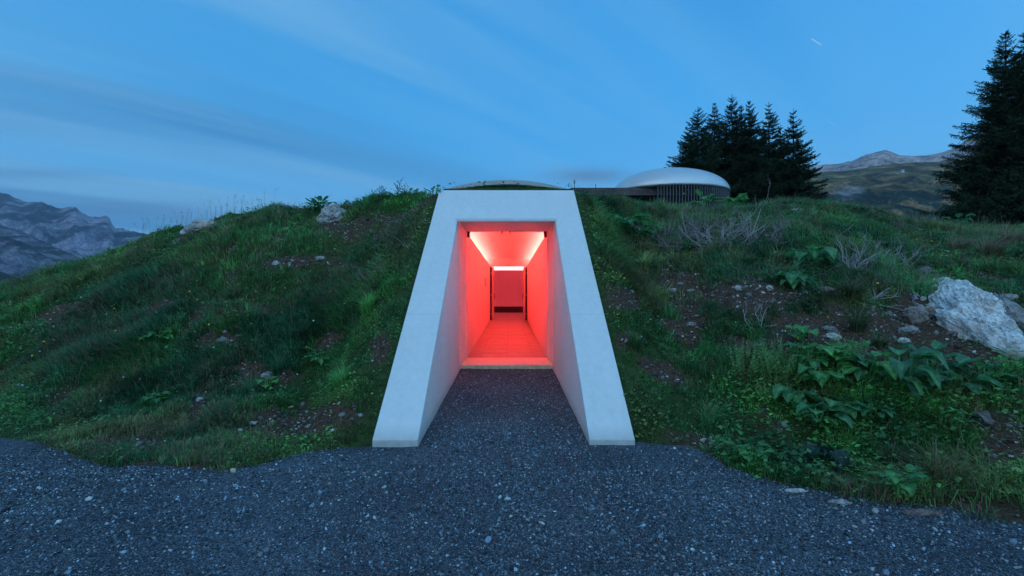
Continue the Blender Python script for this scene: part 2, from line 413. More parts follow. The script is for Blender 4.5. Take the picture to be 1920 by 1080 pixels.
ground = link('hillside', np_mesh('hillside', V, [q], np.stack([sv, sv, sv], -1)), M['soil'], smooth=True)
tag(ground, kind='structure')

# valley floor far below, to the horizon
m_val = simple('valley_floor', (.035, .05, .03), .95, .3, .01)
bm = bmesh.new(); add_box(bm, -14000, 14000, -9000, 14000, -62, -60)
tag(bm_obj('valley_ground', bm, m_val), kind='structure')

# gravel path sheet
gxs = np.concatenate([np.arange(-24, -6.01, .5), np.arange(-6, 5.01, .06), np.arange(5.5, 24.1, .5)])
gys = np.concatenate([np.arange(-20, 1.99, .5), np.arange(2, 8.72, .06)])
def gravel_z(x, y):
    return np.clip((y-4.6)/4, 0, 1)*.07 + .035*(fbm(x*.8, y*.8, 55, 3)-.5) + .016*(fbm(x*6, y*6, 57, 3)-.5)
GX, GY = np.meshgrid(gxs, gys, indexing='ij'); GZ = gravel_z(GX, GY)
GZ = np.where((np.abs(GX) > 1.0) & (GY > 4.9), -.12, GZ)
n2_ = len(gys); ii, jj = np.meshgrid(np.arange(len(gxs)-1), np.arange(n2_-1), indexing='ij')
q = np.stack([ii*n2_+jj, (ii+1)*n2_+jj, (ii+1)*n2_+jj+1, ii*n2_+jj+1], -1).reshape(-1, 4)
tag(link('gravel_path', np_mesh('gravel_path', np.stack([GX, GY, GZ], -1).reshape(-1, 3), [q]), M['gravel'], smooth=True), kind='structure')

# loose gravel stones (uncountable)
ico = bmesh.new(); bmesh.ops.create_icosphere(ico, subdivisions=1, radius=1)
IV = np.array([v.co[:] for v in ico.verts]); IF = np.array([[v.index for v in f.verts] for f in ico.faces]); ico.free()
def stones(n, xr, yr, smin, smax, pw, colf, zf, keep, flat=.62):
    x = rng.uniform(*xr, n); y = rng.uniform(*yr, n); k = keep(x, y); x, y = x[k], y[k]; n = len(x)
    s = smin+(smax-smin)*rng.random(n)**pw
    sc = np.stack([s*rng.uniform(.7, 1.25, n), s*rng.uniform(.6, 1.0, n), s*rng.uniform(.4, .8, n)*flat/.62], -1)
    a = rng.uniform(0, 6.28, n)
    tx = rng.normal(0, .3, n); ty = rng.normal(0, .3, n)
    P = IV[None]*sc[:, None]*(1+rng.normal(0, .13, (n, len(IV), 1)))
    c, s_ = np.cos(a)[:, None], np.sin(a)[:, None]
    X_ = P[..., 0]*c-P[..., 1]*s_; Y_ = P[..., 0]*s_+P[..., 1]*c; Z_ = P[..., 2]+X_*tx[:, None]+Y_*ty[:, None]
    z = zf(x, y)+sc[:, 2]*.35
    P = np.stack([X_+x[:, None], Y_+y[:, None], Z_+z[:, None]], -1).reshape(-1, 3)
    Fc = (IF[None]+(np.arange(n)*len(IV))[:, None, None]).reshape(-1, 3)
    return P, Fc, np.repeat(colf(n), len(IV), 0)
def grav_col(n):
    v = np.clip(rng.lognormal(-2.40, .78, n), .02, .50)*1.2; t = rng.random(n)
    c = np.stack([v*(.68+.22*t), v*(.98+.03*t), v*(1.28-.20*t)], -1)
    w_ = rng.random(n) < .03; c[w_] *= np.array([1.25, .95, .75]); return c
def on_path(x, y):
    h = height(x, y); return (((h < .008+.05*rng.random(len(x))**4) & (np.abs(x-CX) < y*1.09+.6)) & ~((np.abs(x) > .80) & (y > 4.55))) | ((np.abs(x) < .80) & (y >= 4.55) & (y < 8.58))
def path_keep(x, y):
    return on_path(x, y) & (rng.random(len(x)) < .45+1.3*np.clip(fbm(x*.9+4, y*.9, 66, 4)-.3, 0, 1))
parts_ = [stones(165000, (-5.6, 4.2), (2.2, 4.0), .0025, .0115, 3.6, grav_col, gravel_z, path_keep),
          stones(60000, (-6.2, 2.6), (3.9, 5.2), .003, .012, 3.2, grav_col, gravel_z, path_keep),
          stones(17000, (-.82, .82), (4.5, 8.6), .004, .012, 2.4, grav_col, gravel_z, on_path),
          stones(800, (-5.6, 4.2), (2.2, 5.2), .012, .024, 2.4, lambda n: np.clip(grav_col(n)*1.5, 0, .6), gravel_z, on_path)]
# stones strewn over the bank's bare soil
def soil_keep(x, y):
    h = height(x, y); return (h > .02) & (soilness(x, y, h) > .55) & ~((np.abs(x) < 1.3) & (y < 9.7)) & (np.abs(x-CX) < y*1.09+.6)
def soil_col(n):
    v = np.clip(rng.lognormal(-2.0, .8, n), .03, .6); return np.stack([v*1.08, v, v*.95], -1)
parts2 = [stones(60000, (-9, 9.5), (2.9, 10.5), .005, .022, 3.0, soil_col, height, soil_keep),
          stones(9000, (-7, 9.5), (3, 10.5), .012, .045, 3.2, soil_col, height, soil_keep)]
def join(ps):
    o = 0; Vs = []; Fs = []; Cs = []
    for P, Fc, Cc in ps: Vs.append(P); Fs.append(Fc+o); Cs.append(Cc); o += len(P)
    return np.concatenate(Vs), [np.concatenate(Fs)], np.concatenate(Cs)
V, Fc, Cc = join(parts_); tag(link('gravel_stones', np_mesh('gravel_stones', V, Fc, Cc), M['stone']), 'loose grey and blue gravel stones covering the path', 'gravel', kind='stuff')
V, Fc, Cc = join(parts2); tag(link('soil_pebbles', np_mesh('soil_pebbles', V, Fc, Cc), M['stone']), 'small pebbles strewn over the bare brown soil of the bank', 'pebbles', kind='stuff')

# ================================================================== grass
def grass_mask(x, y, h):
    ok = (h > -.015) & ~((np.abs(x) < 1.265) & (y < 9.31)) & ~((np.abs(x) < 1.34) & (y > 9.5) & (y < 12))
    return ok
def blade_set(cx_, cy_, cz_, nb, length, width, lean, spread, colc, droop=1.0):
    """vectorised tufts -> blades; arrays per tuft"""
    nt_ = len(cx_)
    T = np.repeat(np.arange(nt_), nb)
    n = len(T)
    a = rng.uniform(0, 2*np.pi, n); rr = spread[T]*np.sqrt(rng.random(n))
    bx, by = cx_[T]+np.cos(a)*rr, cy_[T]+np.sin(a)*rr
    bz = height(bx, by)-.01
    ln = length[T]*rng.uniform(.55, 1.15, n); wd = width[T]*rng.uniform(.7, 1.3, n)
    out = rng.uniform(.15, .95, n)
    dx = np.cos(a)*out+lean[T, 0]+rng.normal(0, .12, n); dy = np.sin(a)*out+lean[T, 1]+rng.normal(0, .12, n)
    # rise then arch over
    p0 = np.stack([bx, by, bz], -1)
    u1 = np.stack([dx*.35, dy*.35, np.full(n, .9)], -1); u1 /= np.linalg.norm(u1, axis=1)[:, None]
    u2 = np.stack([dx*1.0, dy*1.0, .55-.75*droop*rng.random(n)*np.clip(np.hypot(dx, dy), 0, 1)], -1); u2 /= np.linalg.norm(u2, axis=1)[:, None]
    p1 = p0+u1*(ln*.48)[:, None]; p2 = p1+u2*(ln*.52)[:, None]
    sd = np.stack([-np.sin(a), np.cos(a), np.zeros(n)], -1)
    sd += rng.normal(0, .45, (n, 3))*np.array([1, 1, .3]); sd /= np.linalg.norm(sd, axis=1)[:, None]
    hw = (wd*.5)[:, None]
    P = np.stack([p0-sd*hw, p0+sd*hw, p1-sd*hw*.8, p1+sd*hw*.8, p2], 1).reshape(-1, 3)
    o = np.arange(n)*5
    Q = np.stack([o, o+1, o+3, o+2], -1); Tt = np.stack([o+2, o+3, o+4], -1)
    c = colc[T]*rng.uniform(.45, 1.75, (n, 1))
    dry = rng.random(n) < .07+.28*(fbm(bx*1.6, by*1.6, 14, 3) > .56)
    c[dry] = np.array([.17, .115, .075])*rng.uniform(.6, 1.3, (dry.sum(), 1))
    return P, Q, Tt, np.repeat(c, 5, 0)
def tuft_pts(n, xr, yr, dens=None, far=False):
    x = rng.uniform(*xr, n); y = rng.uniform(*yr, n)
    k = (np.abs(x-CX) < y*1.09+(.5 if y.max() < 13 else 1.2)); x, y = x[k], y[k]
    h = height(x, y); k = grass_mask(x, y, h); x, y, h = x[k], y[k], h[k]
    s = soilness(x, y, h)
    k = rng.random(len(x)) > s*.965
    k &= rng.random(len(x)) < .35+1.1*fbm(x*1.7, y*1.7, 63, 3)
    return x[k], y[k], h[k]
def green(x, y):
    g = fbm(x*.55, y*.55, 41, 3); g2 = fbm(x*2.3, y*2.3, 43, 3)
    dk = np.array([.022, .075, .028]); br = np.array([.060, .165, .038]); ol = np.array([.095, .115, .042]); bl = np.array([.026, .098, .050])
    t = np.clip((g-.35)*3.2, 0, 1)[:, None]; t2 = np.clip((g2-.35)*3.2, 0, 1)[:, None]
    c = dk*(1-t)+br*t; c = c*(1-.4*t2)+bl*.4*t2
    o_ = (np.clip((fbm(x*1.4, y*1.4, 47, 3)-.53)*6, 0, 1)*.75)[:, None]
    c = c*(1-o_)+ol*o_
    c = c*(.62+.95*np.clip(fbm(x*3.4, y*3.4, 49, 2)-.25, 0, 1)*1.6)[:, None]
    return c*rng.uniform(.45, 1.6, (len(x), 1))*np.array([1.06, .97, 1.05])
GP = []
def grass_batch(n, xr, yr, nb, lmul=1.0, wmul=1.0):
    x, y, h = tuft_pts(n, xr, yr)
    px, py = topx(x, y, h)
    g = fbm(x*1.2, y*1.2, 61, 3)
    ln = (.055+.23*np.clip(g-.32, 0, 1)*2.0)*rng.uniform(.7, 1.3, len(x))*lmul
    lawn = np.clip((.55-h)/.45, 0, 1)*(px < 700); ln = ln*(1-lawn*.5)
    verge = np.clip((.10-h)/.09, 0, 1); ln = ln*(1-.2*verge)
    roof = (np.abs(x) < 1.4) & (y < 10); ln = np.where(roof, .03+.06*np.clip(1-x*x/1.2, 0, 1), ln)
    side = (np.abs(x) < 1.55) & (y < 9.4); ln = np.where(side, np.minimum(ln, .10), ln)
    wd = (.0042+.0007*y)*wmul*np.ones(len(x))
    # downhill lean
    e = .15; gxx = (height(x+e, y)-height(x-e, y))/(2*e); gyy = (height(x, y+e)-height(x, y-e))/(2*e)
    lean = np.stack([-gxx, -gyy], -1)*1.0+np.stack([fbm(x*.9, y*.9, 71, 2)-.5, fbm(x*.9, y*.9, 73, 2)-.5], -1)*1.3
    GP.append(blade_set(x, y, h, nb, ln, wd, lean, .02+ln*.28, green(x, y)))
grass_batch(32000, (-9, 9), (2.8, 7.5), 14)
grass_batch(16000, (-7, 0), (3.5, 6.4), 12, .7, .8)
grass_batch(1500, (-1.2, 1.2), (9.34, 9.49), 12)
grass_batch(30000, (-13, 14), (6.5, 12.5), 14)
grass_batch(12000, (-6, 19), (11.5, 17.5), 12, 1.15, 1.2)
grass_batch(5000, (1, 36), (17, 34), 12, 1.5, 1.8)
# large tussocks at known spots on the bank
for (px, py, rad, lnn, nb) in [(1770, 915, .16, .36, 260), (1600, 560, .16, .36, 220), (1610, 620, .14, .34, 220), (1290, 470, .15, .30, 200), (1340, 480, .16, .32, 220), (1210, 500, .15, .30, 200), (1400, 500, .15, .30, 180), (1330, 800, .15, .28, 220), (1240, 500, .12, .28, 150),
                               (1220, 570, .16, .30, 220), (1650, 650, .10, .20, 160), (1560, 740, .12, .22, 150), (1860, 480, .3, .45, 300), (1800, 470, .3, .40, 260), (1900, 460, .3, .5, 260), (470, 745, .14, .3, 200), (520, 700, .12, .28, 160), (440, 560, .15, .26, 200), (250, 720, .12, .28, 160), (690, 580, .14, .28, 180), (640, 720, .12, .25, 160), (1480, 520, .14, .3, 180), (1680, 880, .12, .25, 200), (1500, 870, .1, .2, 160), (1190, 650, .12, .22, 160)]:
    p = hit(px, py)
    gcol = green(np.array([p.x]), np.array([p.y])) if px < 1790 or py > 500 else np.array([[.14, .12, .07]])
    GP.append(blade_set(np.array([p.x]), np.array([p.y]), None, nb, np.array([lnn]), np.array([.006+.0006*p.y]), np.array([[0, -.45]]), np.array([rad*.5]), gcol))
def join_blades(ps):
    o = 0; Vs = []; Qs = []; Ts = []; Cs = []
    for P, Q, T, c in ps: Vs.append(P); Qs.append(Q+o); Ts.append(T+o); Cs.append(c); o += len(P)
    return np.concatenate(Vs), [np.concatenate(Qs), np.concatenate(Ts)], np.concatenate(Cs)
V, Fc, Cc = join_blades(GP); print('grass faces', sum(len(f) for f in Fc))
tag(link('grass', np_mesh('grass', V, Fc, Cc), M['blade']), 'dark green tussocky meadow grass covering the hillside', 'grass', kind='stuff')

# small broad leaves between the grass
def leaflets(n, xr, yr, size, dens, colf, up_=.05):
    x = rng.uniform(*xr, n); y = rng.uniform(*yr, n)
    k = (np.abs(x-CX) < y*1.09+.6); x, y = x[k], y[k]; h = height(x, y)
    k = grass_mask(x, y, h); x, y, h = x[k], y[k], h[k]
    k = rng.random(len(x)) < dens(x, y, h); x, y, h = x[k], y[k], h[k]; n = len(x)
    a = rng.uniform(0, 6.28, n); s = size*rng.uniform(.5, 1.5, n); tl = rng.uniform(-.3, .9, n)
    d = np.stack([np.cos(a), np.sin(a), tl], -1); d /= np.linalg.norm(d, axis=1)[:, None]
    sd = np.stack([-np.sin(a), np.cos(a), rng.normal(0, .35, n)], -1)
    p = np.stack([x, y, h+rng.uniform(.005, up_, n)+s*.2], -1)
    P = np.stack([p, p+d*(s*.45)[:, None]+sd*(s*.36)[:, None], p+d*s[:, None]-np.array([0, 0, 1])*(s*.25)[:, None], p+d*(s*.45)[:, None]-sd*(s*.36)[:, None]], 1).reshape(-1, 3)
    o = np.arange(n)*4; Q = np.stack([o, o+1, o+2, o+3], -1)
    return P, Q, np.repeat(colf(x, y), 4, 0)
def herb_dens(x, y, h):
    px, py = topx(x, y, h); s = soilness(x, y, h)
    d = np.clip((fbm(x*1.5+3, y*1.5, 83, 3)-.38)*6, 0, 1)*.8
    lush = np.exp(-(((px-1560)/230)**2+((py-850)/110)**2)) + np.exp(-(((px-1860)/120)**2+((py-900)/60)**2))*.8 + np.exp(-(((px-1460)/60)**2+((py-560)/60)**2))
    return np.clip(d+lush, 0, 1)*(1-s*.93)
def herb_col(x, y):
    c = green(x, y)*np.array([1.05, 1.25, .9]); return c
Ps = [leaflets(70000, (-7, 9), (2.9, 7.2), .030, herb_dens, herb_col, .10), leaflets(60000, (-13, 13), (6.5, 12.5), .045, herb_dens, herb_col, .12),
      leaflets(9000, (1, 5.5), (2.9, 5.5), .045, lambda x, y, h: herb_dens(x, y, h), herb_col, .14)]
o = 0; Vs = []; Qs = []; Cs = []
for P, Q, c in Ps: Vs.append(P); Qs.append(Q+o); Cs.append(c); o += len(P)
tag(link('ground_herbs', np_mesh('ground_herbs', np.concatenate(Vs), [np.concatenate(Qs)], np.concatenate(Cs)), M['leaf']), 'low leafy herbs growing among the grass', 'ground cover', kind='stuff')

# dry stems and seed heads (uncountable)
def stems(pts, hts, wd=.004, col=(.16, .13, .09), head=True):
    Vs = []; Fs = []; Cs = []; o = 0
    for (p, hh) in zip(pts, hts):
        a = rng.uniform(0, 6.28); ln = rng.uniform(.05, .35)*hh
        q1 = p+Vector((math.cos(a)*ln*.3, math.sin(a)*ln*.3, hh*.5)); q2 = p+Vector((math.cos(a)*ln, math.sin(a)*ln, hh))
        for A, B, w0, w1 in ((p, q1, wd, wd*.8), (q1, q2, wd*.8, wd*.5)):
            for sx, sy in ((1, 0), (0, 1)):
                s = Vector((sx, sy, 0))
                Vs += [A-s*w0, A+s*w0, B+s*w1, B-s*w1]; Fs.append([o, o+1, o+2, o+3]); o += 4
        if head:
            for k in range(rng.integers(2, 6)):
                b = q2+Vector((rng.normal(0, .012), rng.normal(0, .012), -rng.random()*.07)); r = wd*rng.uniform(1.5, 3)
                Vs += [b+Vector((-r, 0, 0)), b+Vector((0, r, -r)), b+Vector((r, 0, 0)), b+Vector((0, -r, r*1.8))]; Fs.append([o, o+1, o+2, o+3]); o += 4
    Vn = np.array([v[:] for v in Vs]); return Vn, [np.array(Fs)], np.tile(np.array(col), (len(Vn), 1))*rng.uniform(.6, 1.4, (len(Vn)//4, 1)).repeat(4, 0)
pts = []; hts = []
def spt(px, py, hh):
    p = hit(px, py)
    if abs(p.x) > 1.45: pts.append(p); hts.append(hh)
for k in range(90): spt(rng.normal(440, 95), rng.uniform(392, 440), rng.uniform(.2, .5))
for k in range(150): spt(rng.uniform(0, 760), rng.uniform(430, 760), rng.uniform(.15, .35))
for k in range(140): spt(rng.uniform(1150, 1900), rng.uniform(395, 560), rng.uniform(.15, .4))
for k in range(60): spt(rng.uniform(1640, 1920), rng.uniform(415, 470), rng.uniform(.3, .6))
for k in range(20): spt(rng.uniform(1080, 1500), rng.uniform(366, 395), rng.uniform(.1, .3))
V, Fc, Cc = stems(pts, hts, .0024)
tag(link('dry_seed_stems', np_mesh('dry_seed_stems', V, Fc, Cc), M['blade']), 'thin dry seed stems standing out of the meadow grass', 'dry stems', kind='stuff')

# ================================================================== entrance tunnel
tun = empty('entrance_tunnel', (0, 4.6, 0))
tag(tun, 'slanted pale concrete portal set into the grassy hill with red lit corridor inside', 'tunnel entrance')
A, H_, T_ = (4.6, .055), (8.08, 2.64), (9.0, 3.32)
bm = bmesh.new()
xsf = [-1.25, -.815, .815, 1.25]
def vv(x, p): return bm.verts.new((x, p[0], p[1]))
BK = 9.33
g = {}
for i, x in enumerate(xsf):
    pts_ = {'b': (4.6, -.3), 'A': A, 'H': H_, 'T': T_, 'K': (BK, 3.32), 'k': (BK, 2.64), 'S': (9.85, 2.64), 's': (9.85, -.3), 'B': (BK, -.3)}
    for k_, p in pts_.items(): g[i, k_] = vv(x, p)
def fc(*ks): bm.faces.new([g[k] for k in ks])
for a, b in ((0, 1), (2, 3)):
    fc((a, 'b'), (b, 'b'), (b, 'A'), (a, 'A')); fc((a, 'A'), (b, 'A'), (b, 'H'), (a, 'H')); fc((a, 'H'), (b, 'H'), (b, 'T'), (a, 'T')); fc((a, 'T'), (b, 'T'), (b, 'K'), (a, 'K'))
fc((1, 'H'), (2, 'H'), (2, 'T'), (1, 'T')); fc((1, 'T'), (2, 'T'), (2, 'K'), (1, 'K')); fc((1, 'H'), (1, 'S'), (2, 'S'), (2, 'H'))
for i in (1, 2): fc((i, 'b'), (i, 'A'), (i, 'H'), (i, 'S'), (i, 's'))
for i in (0, 3): fc((i, 'b'), (i, 'A'), (i, 'H'), (i, 'T'), (i, 'K'), (i, 'B'))
bmesh.ops.recalc_face_normals(bm, faces=bm.faces[:])
me = bpy.data.meshes.new('portal_frame'); bm.to_mesh(me); bm.free()
pf = link('portal_frame', me, M['concrete'], tun)
pm = pf.modifiers.new('bevel', 'BEVEL'); pm.width = .006; pm.segments = 2; pm.limit_method = 'ANGLE'
box('drip_edge', (-.845, .845, 8.045, 8.075, 2.612, 2.655), M['concrete'], tun)
# closes the header behind the slanted face above the soffit
box('header_slab', (-1.3, 1.3, BK+.004, 9.86, 2.70, 3.2), M['rimc'], tun)
# curved rim of the vaulted roof above the portal
bm = bmesh.new(); n = 40; hw, z0, z1 = 1.285, 3.435, 3.640
def arcz(x, off): return z0+(z1-z0)*(1-(x/hw)**2)+off
prev = None
for i in range(n+1):
    x = -hw+2*hw*i/n
    ring = [bm.verts.new((x, 9.58, arcz(x, 0))), bm.verts.new((x, 9.58, arcz(x, -.085))), bm.verts.new((x, 10.6, arcz(x, -.085))), bm.verts.new((x, 10.6, arcz(x, 0)))]
    if prev:
        for k in range(4): bm.faces.new([prev[k], prev[(k+1) % 4], ring[(k+1) % 4], ring[k]])
    else: bm.faces.new(ring)
    prev = ring
bm.faces.new(prev[::-1])
bm_obj('roof_rim', bm, M['rimc'], tun)
bm = bmesh.new(); a_ = []; b_ = []
for i in range(n+1):
    x = -hw+2*hw*i/n; a_.append(bm.verts.new((x, 9.72, arcz(x, -.066)))); b_.append(bm.verts.new((x, 9.72, 3.2)))
for i in range(n): bm.faces.new([a_[i], a_[i+1], b_[i+1], b_[i]])
bm_obj('roof_infill', bm, simple('green_brown_infill', (.05, .07, .03), .9, .4, 9), tun)  # dark green-brown sheet closing the space under the rim
# corridor
def wt(y): return 2.62+(2.49-2.62)*(y-9.85)/(21.3-9.85)
wallp = lambda: [(9.85, -.2), (9.85, wt(9.85)), (21.3, wt(21.3)), (21.3, -.2)]
for s in (-1, 1):
    bm = bmesh.new(); xa, xb = sorted((s*.815, s*.86)); add_prism(bm, wallp(), xa, xb); bm_obj('corridor_wall', bm, M['wall'], tun)
    # slot floor and outer cheek behind the wall top
    bm = bmesh.new(); xa, xb = sorted((s*.86, s*1.06)); add_prism(bm, [(9.87, 2.3), (9.87, wt(9.85)-.06), (21.3, wt(21.3)-.06), (21.3, 2.3)], xa, xb); bm_obj('cove_ledge', bm, M['ceil'], tun)
    bm = bmesh.new(); xa, xb = sorted((s*1.06, s*1.12)); add_prism(bm, [(9.87, 2.2), (9.87, 3.1), (21.3, 3.1), (21.3, 2.2)], xa, xb); bm_obj('cove_side', bm, M['ceil'], tun)
    bm = bmesh.new(); xa, xb = sorted((s*.90, s*.96)); add_prism(bm, [(9.95, wt(9.95)-.055), (9.95, wt(9.95)-.035), (21.2, wt(21.2)-.035), (21.2, wt(21.2)-.055)], xa, xb); bm_obj('cove_glow_strip', bm, M['led'], tun)
bm = bmesh.new(); prev = None
for i in range(25):
    x = -1.06+2.12*i/24; cz = .15*(1-(x/1.06)**2)
    ring = [bm.verts.new((x, 9.87, wt(9.85)+.20+cz)), bm.verts.new((x, 21.3, wt(21.3)+.20+cz*.8)), bm.verts.new((x, 21.3, 3.05)), bm.verts.new((x, 9.87, 3.05))]
    if prev:
        for k in range(4): bm.faces.new([prev[k], prev[(k+1) % 4], ring[(k+1) % 4], ring[k]])
    prev = ring
bm_obj('vaulted_ceiling', bm, M['ceil'], tun, smooth=False)
# floor: terrazzo boards with fine joints
def floor_mat():
    m, t, b = mat('corridor_floor')
    g = t.nodes.new('ShaderNodeNewGeometry'); g.name = 'GEO'
    br = t.nodes.new('ShaderNodeTexBrick'); t.links.new(g.outputs['Position'], br.inputs['Vector'])
    br.inputs['Scale'].default_value = 1; br.inputs['Brick Width'].default_value = .54; br.inputs['Row Height'].default_value = .16; br.inputs['Mortar Size'].default_value = .006
    br.inputs['Color1'].default_value = (.25, .24, .24, 1); br.inputs['Color2'].default_value = (.31, .30, .29, 1); br.inputs['Mortar'].default_value = (.19, .18, .18, 1); br.offset = 0
    n = tnoise(t, 5, 5, .6)
    c = tmix(t, 1.0, br.outputs['Color'], tramp(t, n.outputs[0], [(.3, (.82, .82, .82)), (.7, (1.1, 1.1, 1.1))]), 'MULTIPLY')
    t.links.new(c, b.inputs['Base Color']); b.inputs['Roughness'].default_value = .55; return m
M['floor'] = floor_mat()
box('corridor_floor', (-.815, .815, 9.85, 21.3, -.1, .076), M['floor'], tun)
# wooden threshold boards, stepping down gently to the corridor
wood = simple('threshold_wood', (.76, .62, .48), .7, .3, 18, .3)
for k in range(5):
    y0 = 8.60+k*.25; z = .135-k*.013
    bm = bmesh.new(); add_box(bm, -.812, .812, y0, y0+.242, z-.045, z); bm_obj('threshold_board', bm, wood, tun, .004)
box('threshold_riser', (-.812, .812, 8.565, 8.597, -.1, .132), simple('weathered_riser', (.80, .68, .42), .85, .45, 12, .4), tun)
# vertical guides and small brackets of the gate
gd = simple('guide_metal', (.25, .24, .24), .5, .1)
for s in (-1, 1):
    box('gate_guide', (min(s*.815, s*.803), max(s*.815, s*.803), 9.55, 9.75, .09, 2.63), M['wall'], tun)
    box('gate_bracket', (min(s*.80, s*.745), max(s*.80, s*.745), 9.72, 9.80, 2.52, 2.635), M['black'], tun)
    box('wall_joint', (min(s*.8165, s*.812), max(s*.8165, s*.812), 8.14, 8.155, .03, 2.62), M['rimc'], tun)
for x in (-.105, .06): box('ceiling_hook', (x-.007, x+.007, 9.70, 9.72, 2.585, 2.64), M['black'], tun)
box('wall_slot', (-.8165, -.811, 5.98, 6.03, .52, .72), simple('slot_cover', (.75, .75, .75), .5), tun)
box('wall_sign', (-.8165, -.808, 16.9, 17.5, 1.55, 1.85), simple('sign_plate', (.12, .10, .10), .5), tun)
# end of the corridor: wall over the doors, jambs, two door leaves folded open
bm = bmesh.new(); add_box(bm, -1.12, 1.12, 21.3, 21.42, 2.44, 3.1); bm_obj('door_header', bm, M['wall'], tun)
box('sensor', (-.015, .015, 21.27, 21.30, 2.52, 2.55), M['black'], tun)
dl = simple('door_panel', (.55, .52, .50), .45, .06)
for s in (-1, 1):
    box('dark_gap_jamb', (min(s*.746, s*1.12), max(s*.746, s*1.12), 21.46, 22.3, 0, 2.44), M['black'], tun)  # black backing paints the dark gap between leaf and wall
    x0, x1 = sorted((s*.665, s*.742))
    dr = box('door', (x0, x1, 21.36, 22.15, .085, 2.43), dl, tun, .004)
    for z in (.35, 1.2, 2.15):
        h_ = box('hinge', (min(s*.745, s*.798), max(s*.745, s*.798), 21.36, 21.39, z-.03, z+.03), gd, None); h_.parent = dr
    hd = box('handle', (min(s*.625, s*.664), max(s*.625, s*.664), 21.95, 21.98, 1.0, 1.25), gd, None); hd.parent = dr
# chamber
box('chamber_floor', (-4, 4, 21.3, 28.7, -.1, .076), M['floor'], tun)
bm = bmesh.new()
for k in range(3): add_box(bm, -1.75+k*1.17, -.585+k*1.17, 28.60-.004*k, 28.8, .5, 2.56)
bm_obj('chamber_back_wall', bm, M['wall'], tun)
for b6 in ((-4, -1.75, 28.62, 28.8, 0, 3.4), (1.76, 4, 28.62, 28.8, 0, 3.4), (-4.1, -4, 22.3, 28.8, 0, 3.4), (4, 4.1, 22.3, 28.8, 0, 3.4), (-4, -1.12, 22.2, 22.3, 0, 3.4), (1.12, 4, 22.2, 22.3, 0, 3.4)):
    box('chamber_wall', b6, M['wall'], tun)
box('chamber_ceiling', (-4.1, 4.1, 21.43, 28.9, 3.1, 3.3), M['ceil'], tun)
bn = box('bench', (-3.4, 3.4, 28.1, 28.6, .42, .50), M['wall'], tun)
dk = simple('dark_bench_front', (.05, .045, .045), .5, .1)
for k in range(3):
    b_ = box('bench_panel', (-1.75+k*1.17, -.59+k*1.17, 28.13, 28.58, .08, .418), dk, None); b_.parent = bn
    b_.matrix_parent_inverse = Matrix.Identity(4)
bm = bmesh.new(); add_box(bm, -1.75, 1.75, 28.615, 28.66, 2.565, 2.80); bm_obj('cove_glow_strip', bm, M['cove_glow'], tun)  # glowing panel stands in for the lit wall-top cove, not a lamp
rp = emis('red_panel', (1, .05, .085), 2.2)
for s in (-1, 1): box('light_panel', (min(s*1.9, s*3.9), max(s*1.9, s*3.9), 23, 27.8, 3.04, 3.08), rp, tun)

# ================================================================== domed pavilion
DX, DY, DA, DB, DZ = CX+(1257.5-VPX)/F*26.0, 26.0, 3.07, 2.25, 6.60
pav = empty('domed_pavilion', (DX, DY, 4.2))
tag(pav, 'low pavilion with silvery oval dome roof and thin vertical slats behind the crest', 'pavilion')
bm = bmesh.new(); rings = []
nr, na = 22, 96
for i in range(nr+1):
    t = i/nr*math.pi/2
    rr = math.sin(t)**.98; zz_ = math.cos(t)*1.27
    ring = []
    for k in range(na):
        a = 2*math.pi*k/na
        ring.append(bm.verts.new((DX+DA*rr*math.cos(a), DY+DB*rr*math.sin(a), DZ+zz_)) if i else None)
    rings.append(ring)
top = bm.verts.new((DX, DY, DZ+1.27))
for k in range(na):
    bm.faces.new([top, rings[1][k], rings[1][(k+1) % na]])
for i in range(1, nr):
    for k in range(na): bm.faces.new([rings[i][k], rings[i+1][k], rings[i+1][(k+1) % na], rings[i][(k+1) % na]])
inner = [bm.verts.new((DX+(DA-.18)*math.cos(2*math.pi*k/na), DY+(DB-.18)*math.sin(2*math.pi*k/na), DZ-.02)) for k in range(na)]
for k in range(na): bm.faces.new([rings[nr][k], inner[k], inner[(k+1) % na], rings[nr][(k+1) % na]])
bm.faces.new(inner)
dome_m, t_, b__ = mat('dome_metal')
n_ = tnoise(t_, 2, 3); t_.links.new(tmix(t_, n_.outputs[0], (.60, .60, .61), (.66, .66, .67)), b__.inputs['Base Color'])
b__.inputs['Roughness'].default_value = .38; b__.inputs['Metallic'].default_value = .55
bm_obj('dome_roof', bm, dome_m, pav, smooth=True)
def beam_mat():
    m, t, b = mat('dark_boarded_beam')
    g = t.nodes.new('ShaderNodeNewGeometry'); g.name = 'GEO'
    mp = t.nodes.new('ShaderNodeMapping'); mp.inputs['Scale'].default_value = (.8, .8, 14); t.links.new(g.outputs['Position'], mp.inputs[0])
    n = tnoise(t, 1, 4, .6, mp.outputs[0]); n2 = tnoise(t, 1.6, 4, .6)
    c = tramp(t, n.outputs[0], [(.3, (.062, .048, .05)), (.7, (.125, .10, .10))])
    c = tmix(t, 1.0, c, tramp(t, n2.outputs[0], [(.35, (.65, .65, .65)), (.65, (1.25, 1.2, 1.2))]), 'MULTIPLY')
    t.links.new(c, b.inputs['Base Color']); b.inputs['Roughness'].default_value = .8; return m
M['beam'] = beam_mat()
bx0 = CX+(1070-VPX)/F*24.4
bx1 = CX+(1338-VPX)/F*24.4
box('beam', (bx0, bx1, 24.4, 24.9, CZ+174*24.4/F, CZ+188.3*24.4/F), M['beam'], pav, .01)
slm = simple('slat_metal', (.10, .105, .12), .5, .15)
